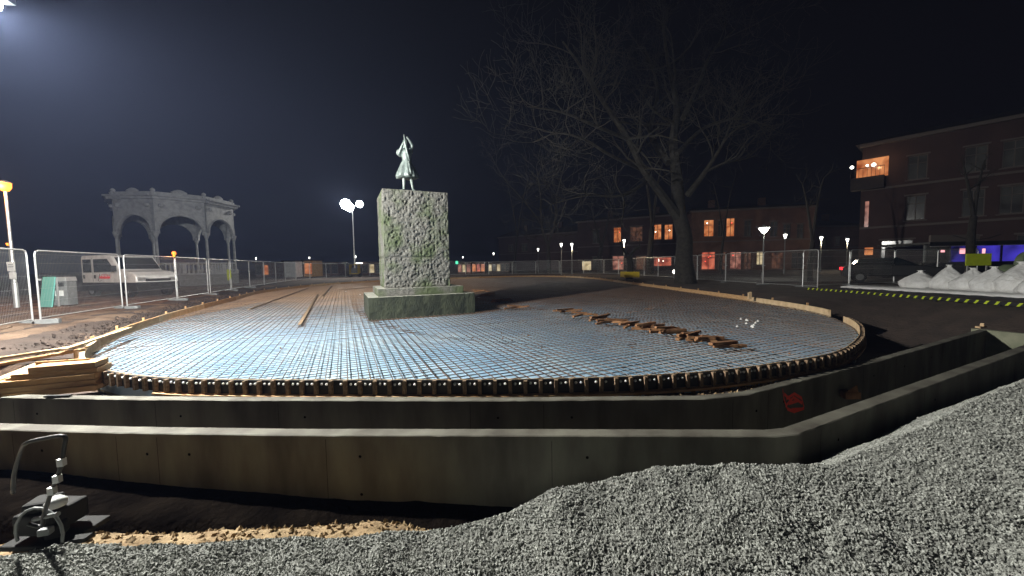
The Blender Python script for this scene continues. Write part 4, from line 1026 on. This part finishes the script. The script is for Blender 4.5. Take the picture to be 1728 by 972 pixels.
# small things along the far edge, left: kiosks
def kiosk(x0, x1, y0, y1, Yd, label, m, lit=None, name='kiosk'):
    a = at(x0, y0, Yd); c = at(x1, y1, Yd); W = c.x-a.x; H = a.z-.1
    t = thing(name, label, 'kiosk', (a.x, Yd, .1)); MB().box((W/2, 1.5, H/2), (W, 3, H)).build('wall', m, t)
    MB().box((W/2, 1.4, H+.08), (W+.4, 3.6, .16)).build('roof', 'roof', t)
    if lit:
        for k, g in enumerate(lit):
            w_ = W/len(lit); f = MB().box((w_*(k+.5), -.03, H*.52), (w_*.86, .06, H*.74)).build('window', 'trim', t); MB().box((w_*(k+.5), -.075, H*.52), (w_*.74, .02, H*.64)).build('pane', g, f)
    return t
kiosk(430, 455, 444, 462, 62, 'low far kiosk with a dim ochre window left of the container', 'brick_dim', ['w_dim', 'w_orange'])
kiosk(457, 476, 443, 464, 66, 'dim reddish shed left of the white container', 'brick_dim', ['w_dim'])
kiosk(479, 499, 441.5, 466, 58, 'plain white container standing beyond the back fence', 'white', None, 'container')
kiosk(501, 512, 441, 466, 60, 'narrow cream-lit kiosk right of the white container', 'trim', ['w_cream'])
kiosk(512, 529, 440, 466, 60, 'orange glowing kiosk beyond the back fence', 'plywood', ['w_orange'])
kiosk(532, 572, 444, 468, 68, 'dark shed row left of the light tower', 'brick_dim', ['w_dim', 'w_dim', 'w_dim'])
kiosk(610, 645, 443, 468, 66, 'dim shed with ochre windows left behind the pedestal', 'brick_dim', ['w_dim', 'w_cream', 'w_dim'])
for (x, y, g, lb) in ((603, 444, 'e_cool', 'tiny white lamp left end over the far shed'), (609, 444, 'e_cool', 'tiny white lamp right end over the far shed')):
    tag(MB().box((0, 0, 0), (.5, .2, .18)).build('shed_lamp', g, loc=at(x, y, 65.5)), lb, 'lamp')
kiosk(772, 795, 444, 466, 64, 'lit shop with pink and white lights right beside the pedestal', 'brick_dim', ['w_pink', 'w_cream', 'w_pink'])
kiosk(796, 819, 443, 466, 66, 'shop with orange lights between pedestal and fence post', 'brick_dim', ['w_orange', 'w_red', 'w_orange'])
kiosk(823, 860, 444, 466, 70, 'long dim shed with small lit panes right of the fence post', 'brick_dim', ['w_cream', 'w_dim', 'w_cream', 'w_dim', 'w_dim'])
tag(MB().box((0, 0, 0), (.4, .3, .5)).build('sign_light', 'e_green', loc=at(771, 443, 62)), 'small green sign light at the right edge of the pedestal', 'sign')
t = thing('light_box', 'white glowing box sign on legs among the far trees', 'sign', (at(990, 450, 60).x, 60, .1))
MB().box((0, 0, 1.15), (1.4, .2, 1.4)).build('box', 'w_cream', t); MB().box((-.5, 0, .2), (.08, .08, .5)).box((.5, 0, .2), (.08, .08, .5)).build('leg', 'grey', t)

# ------------------------------------------------------------------ right side: road kerb, bags, tape, kiosk, car
kb = [Vector((15.9, 10.0, 0)), Vector((15.5, 14, 0)), Vector((15.3, 19.0, 0))]
t = thing('hazard_rail', 'low rail wound with yellow and black hazard tape below the white bags', 'rail')
rb = MB(); ra_ = on(1362, 487, .22); rb_ = on(1728, 515, .22); dd = (rb_-ra_); ext = rb_+dd*.3
rb.box((0, 0, 0), ((ext-ra_).length, .05, .10)); o = rb.build('rail_bar', 'black', t, loc=(ra_+ext)/2, rz=math.atan2(dd.y, dd.x))
n = 40
for k in range(n):
    p = ra_.lerp(ext, (k+.5)/n)
    b = MB().add([(-.07, -.032, -.05), (0.0, -.032, -.05), (.07, -.032, .052), (.0, -.032, .052)], [(0, 1, 2, 3)]); b.quad((0, -.03, .0515), (.07, -.03, .0515), (.07, .03, .0515), (0, .03, .0515))
    s_ = b.build('tape_stripe', 'lime', t, loc=p, rz=math.atan2(dd.y, dd.x))
for k in range(6):
    p = ra_.lerp(ext, (k+.3)/6); MB().box((p.x, p.y, .12), (.06, .06, .2)).build('rail_post', 'black', t)
# raised platform with white covers
pa = on(1420, 483, .30); pb_ = on(1728, 500, .30); dp = (pb_-pa).normalized(); pn = Vector((-dp.y, dp.x, 0)); pn = pn if pn.x > 0 else -pn
tag(MB().prism([pa, pb_+dp*3, pb_+dp*3+pn*3.2, pa+pn*3.2], .02, .24).build('pallet_platform', 'black'), 'long dark low platform under the white bags', 'platform')
b = MB(); L = (pb_-pa).length+3; nx = 60; vs = []
for i in range(nx+1):
    q = pa+dp*(L*i/nx)
    for j, (o_, z) in enumerate(((-.05, .243), (-.04, .31), (.5, .33), (3.1, .33), (3.15, .243))):
        r_ = q+pn*o_; vs.append((r_.x, r_.y, z+rnd.uniform(-.012, .012)))
b.add(vs, [(i*5+j, (i+1)*5+j, (i+1)*5+j+1, i*5+j+1) for i in range(nx) for j in range(4)]); tag(b.build('cover_sheet', 'bag', smooth=True), 'flat white cover sheet spread on the platform under the bags', 'cover sheet')
bag_px = [(1527, 486, 458, 1.0, 'leftmost slumped white bulk bag on the covered platform'), (1573, 488, 449, .85, 'second white bulk bag, with a tied top'), (1612, 490, 454, .95, 'third white bulk bag from the left, lower and rounder'), (1647, 492, 452, 1.0, 'fourth white bulk bag, below the lime sign'), (1692, 494, 444, 1.2, 'tall white bulk bag second from the right photo edge'), (1745, 498, 450, 1.2, 'white bulk bag cut by the right photo edge')]
for k, (x, yb, yt, s_, lb) in enumerate(bag_px):
    p = on(x, yb, .33)+pn*.75; top = at(x, yt, p.y).z; h = max(.5, top-.33)
    t = thing('bulk_bag', lb, 'bulk bag', (p.x, p.y, .335), rnd.uniform(0, 1), 'white bulk bags on the platform')
    ph = rnd.uniform(0, 6)
    def fn(a, z, h=h, ph=ph): return 1+.16*math.sin(4*a+ph)*(z/h)+.06*math.sin(9*a+ph+5*z)+.05*math.sin(3*a-6*z+ph)
    q = .62*s_*(1.0 if k < 4 else .95)
    MB().lathe((0, 0, 0), [(q*.95, 0), (q*1.05, .12*h), (q, .35*h), (q*.66, .6*h), (q*.36, .8*h), (q*.14, .93*h), (q*.1, h), (q*.2, h*1.04)], 32, fn).build('bag_body', 'bag', t, smooth=True)
    MB().tube([(.12*q, 0, h*.93), (.0, .12*q, h*.95), (-.12*q, 0, h*.93), (0, -.12*q, h*.95), (.12*q, 0, h*.93)], .015, 5).build('tie', 'grey', t)
# green pipe coil over the last bags
t = thing('pipe_coil', 'dark green pipe coil standing upright behind the bags at the right edge', 'pipe coil', at(1738, 470, 14.2))
for k in range(5): 
    b = MB(); b.tube([(.52*math.cos(a)*(1-.05*k), .06*k-.1, .55+.52*math.sin(a)*(1-.03*k)) for a in [j*2*math.pi/28 for j in range(29)]], .045, 8, False); b.build('pipe_loop', 'tarp', t, smooth=True)
MB().lathe((-.62, .2, -.25), [(.5, 0), (.55, .3), (.4, .6), (.1, .8)], 20).build('tarpaulin', 'tarp', t, smooth=True)
# road/pavement behind
mb = MB().quad((16, 24, .2), (60, 14, .2), (90, 60, .2), (10, 62, .2)); o = mb.build('pavement', 'asphalt'); o['kind'] = 'structure'
# glowing kiosk with blue light
kY = 24.0; a = at(1558, 440, kY); c = at(1760, 440, kY)
t = thing('snack_kiosk', 'low kiosk with blue lit windows and a pale roof sign at the right edge', 'kiosk', (a.x, kY, .2), R(-9))
Wk = c.x-a.x+2; zr = at(1600, 413, kY).z-.2
MB().box((Wk/2, 1.6, .55), (Wk, 3, 1.1)).build('counter', 'black', t); MB().box((Wk/2, 2.9, zr/2), (Wk, .2, zr)).build('wall', 'roof', t)
MB().box((Wk/2, 1.3, zr+.09), (Wk+.6, 4.0, .14)).box((Wk/2, -.72, zr+.02), (Wk+.6, .05, .24)).build('roof', 'black', t)
MB().box((Wk/2, -.76, zr-.12), (Wk+.6, .03, .03)).build('roof_edge', 'galv', t)
for k in range(8): MB().box((.05+k*(Wk-.1)/7, 0, (zr+1.1)/2), (.09, .09, zr-1.1)).build('post', 'grey', t)
for k, g in enumerate(['w_dim', 'w_blue', 'w_blue', 'w_blue', 'w_blue', 'w_blue', 'w_blue']):
    MB().box((.05+(k+.5)*(Wk-.1)/7, .02, (zr+1.1)/2), ((Wk-.1)/7-.12, .04, zr-1.14)).build('window', g, t)
for x, w_, h_, g in ((1613, .12, .34, 'e_pink'), (1618, .26, .34, 'e_pink'), (1628, .36, .36, 'e_pink'), (1645, .14, .3, 'e_pink'), (1587, .2, .14, 'e_pink')):
    p = at(x, 424, kY-.05)
    MB().box(((p.x-a.x)*1.0, -.03, p.z-.2), (w_, .03, h_)).build('menu_light', g, t)
sg = at(1565, 405, kY-.5); s2 = at(1634, 405, kY-.5)
MB().extr([(0, 0), (s2.x-sg.x, 0), (s2.x-sg.x, .42), (0, .42)], 0, .12).build('roof_sign', 'trim', t, loc=(sg.x-a.x+.3, -.5, zr+.18))
cbl = MB(); cbl.tube([(1.0+.25*k, -.66, zr+.55-.3*math.sin(k*math.pi/10)) for k in range(11)], .02, 5); cbl.build('cable', 'black', t)
tag(MB().box((0, 0, 0), (1.05, .04, .56)).build('lime_sign', 'lime', loc=at(1651, 438, 17.3), rz=R(-6)), 'plain yellow-green sign board above the fourth white bag', 'sign')
bpy.data.objects['lime_sign'].name = 'sign_board'
sb_ = bpy.data.objects['sign_board']; 
for s_ in (-.4, .4): MB().box((s_, .04, -.8), (.05, .04, 1.2)).build('leg', 'galv', sb_)
# parked dark car
cp_ = on(1500, 476, .2)
car = thing('parked_car', 'dark parked car with a glowing red tail light beyond the white bags', 'car', cp_, R(-38))
MB().extr([(-2.1, .35), (-2.15, .85), (-1.95, 1.0), (-1.2, 1.05), (1.2, 1.0), (2.0, .85), (2.1, .4)], -.85, .85).build('body', 'black', car, bevel=.06)
MB().extr([(-1.7, 1.0), (-1.35, 1.42), (.2, 1.46), (1.1, 1.0)], -.72, .72).build('cabin', 'glass', car, bevel=.05)
for s_ in (-1, 1):
    for x in (-1.35, 1.35): wheel(car, x, s_*.78, .32, s_)
    MB().box((-2.13, s_*.62, .82), (.08, .3, .16)).build('tail_light', 'e_red', car)
    MB().box((2.04, s_*.6, .72), (.1, .32, .14)).build('headlight', 'glass', car)
# lit shop sign bits on the far pavement
tag(MB().box((0, 0, 0), (.5, .2, .6)).build('orange_lantern', 'w_orange', loc=at(1466, 424, 30)), 'small orange lantern on the corner building ground floor', 'lantern')
tag(MB().box((0, 0, 0), (.8, .1, .8)).build('orange_poster', 'w_red', loc=at(1514, 437, 27)), 'orange lit poster left of the snack kiosk', 'poster')

# ------------------------------------------------------------------ trees
def tree(name, label, base, skel, m, seed, twig=1.0, levels=3, group=None, maxseg=9000):
    maxseg = maxseg/len(skel)
    rg = random.Random(seed); t = thing(name, label, 'tree', base, 0, group)
    tr = MB(); cr = MB(); cnt = [0]
    def grow(p, d, L, r0, lvl):
        if cnt[0] > maxseg: return
        L = max(L, .35)
        n = 5 if lvl > 1 else 6; pts = [p.copy()]; rs = [r0]; dd = d.copy(); q = p.copy()
        for i in range(n):
            dd = (dd+Vector((rg.gauss(0, .20), rg.gauss(0, .20), rg.gauss(.05, .16)))).normalized(); q = q+dd*(L/n); pts.append(q.copy()); rs.append(max(.006, r0*(1-.8*(i+1)/n)))
            cnt[0] += 1
            if lvl > 0 and i >= 1:
                for _ in range(2 if rg.random() < .45*twig else 1):
                    ax = Vector((rg.gauss(0, 1), rg.gauss(0, 1), rg.gauss(.25, .7))).normalized()
                    nd = (dd*.75+ax*.85).normalized(); grow(q, nd, L*rg.uniform(.42, .7), rs[-1]*.62, lvl-1)
        cr.tube(pts, rs, 4 if r0 < .05 else 6, False)
    for P, Rr, isT, dens in skel:
        cnt[0] = 0
        P = [Vector(q)-Vector(base) for q in P]; Q = catmull(P, False, 4); rr = [np.interp(i/(len(Q)-1), np.linspace(0, 1, len(Rr)), Rr) for i in range(len(Q))]
        (tr if isT else cr).tube(Q, [float(x) for x in rr], 10 if isT else 7)
        for i in range(int(len(Q)*.35), len(Q)):
            if i % 2 and dens < 3: continue
            for _ in range(dens):
                tdir = (Q[i]-Q[i-1]).normalized(); ax = Vector((rg.gauss(0, 1), rg.gauss(0, 1), rg.gauss(.2, .6))).normalized()
                grow(Q[i], (tdir*.6+ax).normalized(), L0*rg.uniform(.5, 1.1), float(rr[i])*.42+.01, levels-1)
    tr.build('trunk', 'bark_dark', t, smooth=True); cr.build('crown', m, t, smooth=False)
    return t
TY = 28.0
def T(x, y, dy=0): return at(x, y, TY+dy)
L0 = 3.6
base = on(1157, 480, .1); TY = base.y
tree('bare_tree', 'huge bare tree with a thick dark trunk right of the slab', base,
     [([base, T(1154, 440), T(1155, 400), T(1146, 360), T(1142, 300, .5)], [.72, .54, .48, .42, .36], True, 0),
      ([T(1150, 375), T(1112, 322, -.6), T(1085, 285, -1), T(1060, 235, -1.6), T(1020, 175, -2), T(985, 120, -2.4), T(950, 70, -2.6)], [.34, .24, .2, .17, .13, .09, .04], False, 2),
      ([T(1143, 305), T(1136, 240, .6), T(1142, 180, 1), T(1128, 110, 1.2), T(1118, 40, 1.5)], [.36, .28, .2, .13, .05], False, 2),
      ([T(1160, 330), T(1190, 290, -1), T(1215, 250, -1.5), T(1232, 215, -2)], [.22, .14, .08, .04], False, 2),
      ([T(1128, 275), T(1098, 225, 2), T(1110, 150, 2.6), T(1088, 80, 3)], [.24, .17, .11, .04], False, 2),
      ([T(1080, 285), T(1030, 262, -2), T(985, 235, -3), T(940, 225, -3.5), T(900, 240, -4)], [.12, .09, .07, .045, .02], False, 2),
      ([T(1100, 300), T(1050, 330, -2), T(990, 330, -3), T(930, 345, -4)], [.12, .09, .05, .02], False, 2),
      ([T(1142, 260), T(1190, 215, 1), T(1250, 200, 1.5), T(1300, 215, 2)], [.16, .11, .07, .03], False, 2),
      ([T(1060, 235, -1.6), T(1010, 215, -3), T(950, 190, -4), T(890, 180, -5)], [.12, .09, .06, .02], False, 2),
      ([T(1152, 200), T(1180, 140, 1), T(1200, 90, 2), T(1240, 50, 2)], [.18, .12, .08, .03], False, 2)], 'bark', 11, 1.0, 3, maxseg=42000)
TY = 57.0; L0 = 4.0
base = at(927, 466, TY); base.z = .1
tree('bare_tree', 'slim forked bare tree beyond the middle of the slab', base,
     [([base, T(926, 440), T(925, 415)], [.35, .3, .28], True, 0), ([T(925, 415), T(914, 380), T(912, 330), T(905, 280)], [.22, .18, .12, .05], False, 2), ([T(925, 415), T(936, 375), T(940, 330), T(955, 270)], [.22, .18, .12, .05], False, 2),
      ([T(915, 380), T(885, 340), T(850, 300), T(830, 265)], [.14, .1, .07, .03], False, 2)], 'bark', 5, 1.0, 3, 'bare park trees', maxseg=30000)
TY = 46.0; L0 = 2.6
extra = [(1012, 466, 370, 'bare park tree with a thick pale trunk, right of the light box', .38), (870, 462, 330, 'bare park tree nearest the pedestal on its right side', .25), (1098, 466, 300, 'bare park tree just left of the big trunk', .35), (1368, 486, 330, 'thin dark tree in front of the dark low house', .16), (1640, 430, 300, 'thin dark tree in front of the snack kiosk', .18), (1218, 470, 330, 'thin bare tree between the lit windows right of the big trunk', .15)]
for k, (x, yb, yt, lb, r_) in enumerate(extra):
    TY = {0: 58, 1: 62, 2: 45, 3: 24, 4: 21.5, 5: 40}[k]; L0 = TY*.045
    base = at(x, yb, TY); base.z = .1
    mid = (yb+yt)/2
    tree('bare_tree', lb, base, [([base, T(x-2, yb-25), T(x+3, mid)], [r_*1.15, r_, r_*.8], True, 0), ([T(x+3, mid), T(x-5, yt+20), T(x-14, yt-20)], [r_*.6, r_*.4, .03], False, 2), ([T(x+3, mid), T(x+12, yt+10), T(x+22, yt-30)], [r_*.6, r_*.35, .03], False, 2)], 'bark' if k in (0, 2) else 'bark_dark', 20+k, .8, 2, 'bare park trees')
# pruned small tree inside a yellow barrier
TY = 33.0; L0 = .8
base = at(1062, 470, TY); base.z = .1
tree('pruned_tree', 'small pruned tree with stubby branches above the yellow barrier', base, [([base, T(1064, 448), T(1060, 430)], [.3, .25, .24], True, 0), ([T(1060, 432), T(1050, 418), T(1046, 408)], [.17, .12, .08], False, 1), ([T(1062, 434), T(1072, 420), T(1080, 416)], [.17, .12, .08], False, 1)], 'bark', 44, .4, 1)
t = thing('barrier', 'low yellow barrier round the foot of the pruned tree', 'barrier', (base.x, base.y-.2, .1))
MB().box((0, -.5, .45), (1.3, .05, .5)).box((0, .7, .45), (1.3, .05, .5)).build('side', 'yellow', t); MB().box((-.65, .1, .45), (.05, 1.15, .4)).box((.65, .1, .45), (.05, 1.15, .4)).build('end', 'yellow', t)
p = at(1138, 462, 31); tag(MB().lathe((0, 0, 0), [(.05, 0), (.14, .1), (.14, .25), (.04, .34)], 12).build('bollard_light', 'e_cool', loc=p), 'small bright bollard lantern left of the big trunk', 'lantern')
MB().tube([(0, 0, -p.z+.1), (0, 0, 0)], .05, 8).build('post', 'grey', tag(bpy.data.objects['bollard_light'], 'small bright bollard lantern left of the big trunk', 'lantern'))
# dark hedge row behind the back fence
t = MB()
hx_ = np.arange(-60, 70, .7)
for k, x in enumerate(hx_):
    pass
hz = MB().box((0, 0, 12), (1900, 1500, 30)).build('haze', 'grey'); hz['kind'] = 'stuff'; hz.location = (0, 350, 0)
hm = bpy.data.materials.new('haze'); hm.use_nodes = True; hn = hm.node_tree; hn.nodes.clear()
ho = hn.nodes.new('ShaderNodeOutputMaterial'); pv = hn.nodes.new('ShaderNodeVolumePrincipled')
pv.inputs['Color'].default_value = (.46, .58, 1.0, 1); pv.inputs['Density'].default_value = .00075
hn.links.new(pv.outputs[0], ho.inputs['Volume']); hz.data.materials.clear(); hz.data.materials.append(hm)
# ------------------------------------------------------------------ compactor in the left foreground
cpos = Vector((-3.02, 2.62, -.47))
t = thing('plate_compactor', 'dark plate compactor with a bent tube handle in the left foreground', 'plate compactor', cpos, 0)
hd = [at(22, 832, 2.55), at(24, 800, 2.5), at(34, 765, 2.45), at(44, 748, 2.4), at(75, 740, 2.4), at(108, 736, 2.4), at(108, 755, 2.4), at(102, 790, 2.4), at(84, 838, 2.45), at(74, 870, 2.5), at(70, 888, 2.52), at(48, 884, 2.5)]
MB().tube([q-cpos for q in catmull(hd, False, 4)], .0125, 8).build('handle', 'black', t, smooth=True)
for q in (at(104, 780, 2.39), at(97, 808, 2.40), at(88, 828, 2.42)): MB().box(q-cpos, (.035, .03, .05), .2).build('clip', 'galv', t)
MB().box((-.52, .1, .03), (.46, .34, .04)).build('base_plate', 'rubber', t, bevel=.01); MB().box((-.55, .1, .17), (.28, .26, .16)).box((-.58, .08, .28), (.16, .16, .08), .3).box((-.42, .02, .12), (.1, .12, .1), .5).build('engine', 'rubber', t, bevel=.02)
MB().lathe((-.46, .06, .27), [(.055, 0), (.06, .04), (.03, .07)], 14).build('fuel_tank', 'white', t, smooth=True)
hp = MB(); hp.tube([(-.42+.17*math.cos(a), -.08, .16+.19*math.sin(a)) for a in [j*math.pi/9-.4 for j in range(12)]], .010, 7); hp.build('guard_hoop', 'grey', t, smooth=True)
MB().box((-.40, -.06, .16), (.07, .05, .05), .3).build('air_filter', 'grey', t, bevel=.008); MB().tube([(-.42, -.1, .28), (-.22, -.12, .33)], .016, 8).build('exhaust', 'grey', t)
MB().box((-.2, -.02, .07), (.1, .06, .03), .2).build('foot_bracket', 'rubber', t)
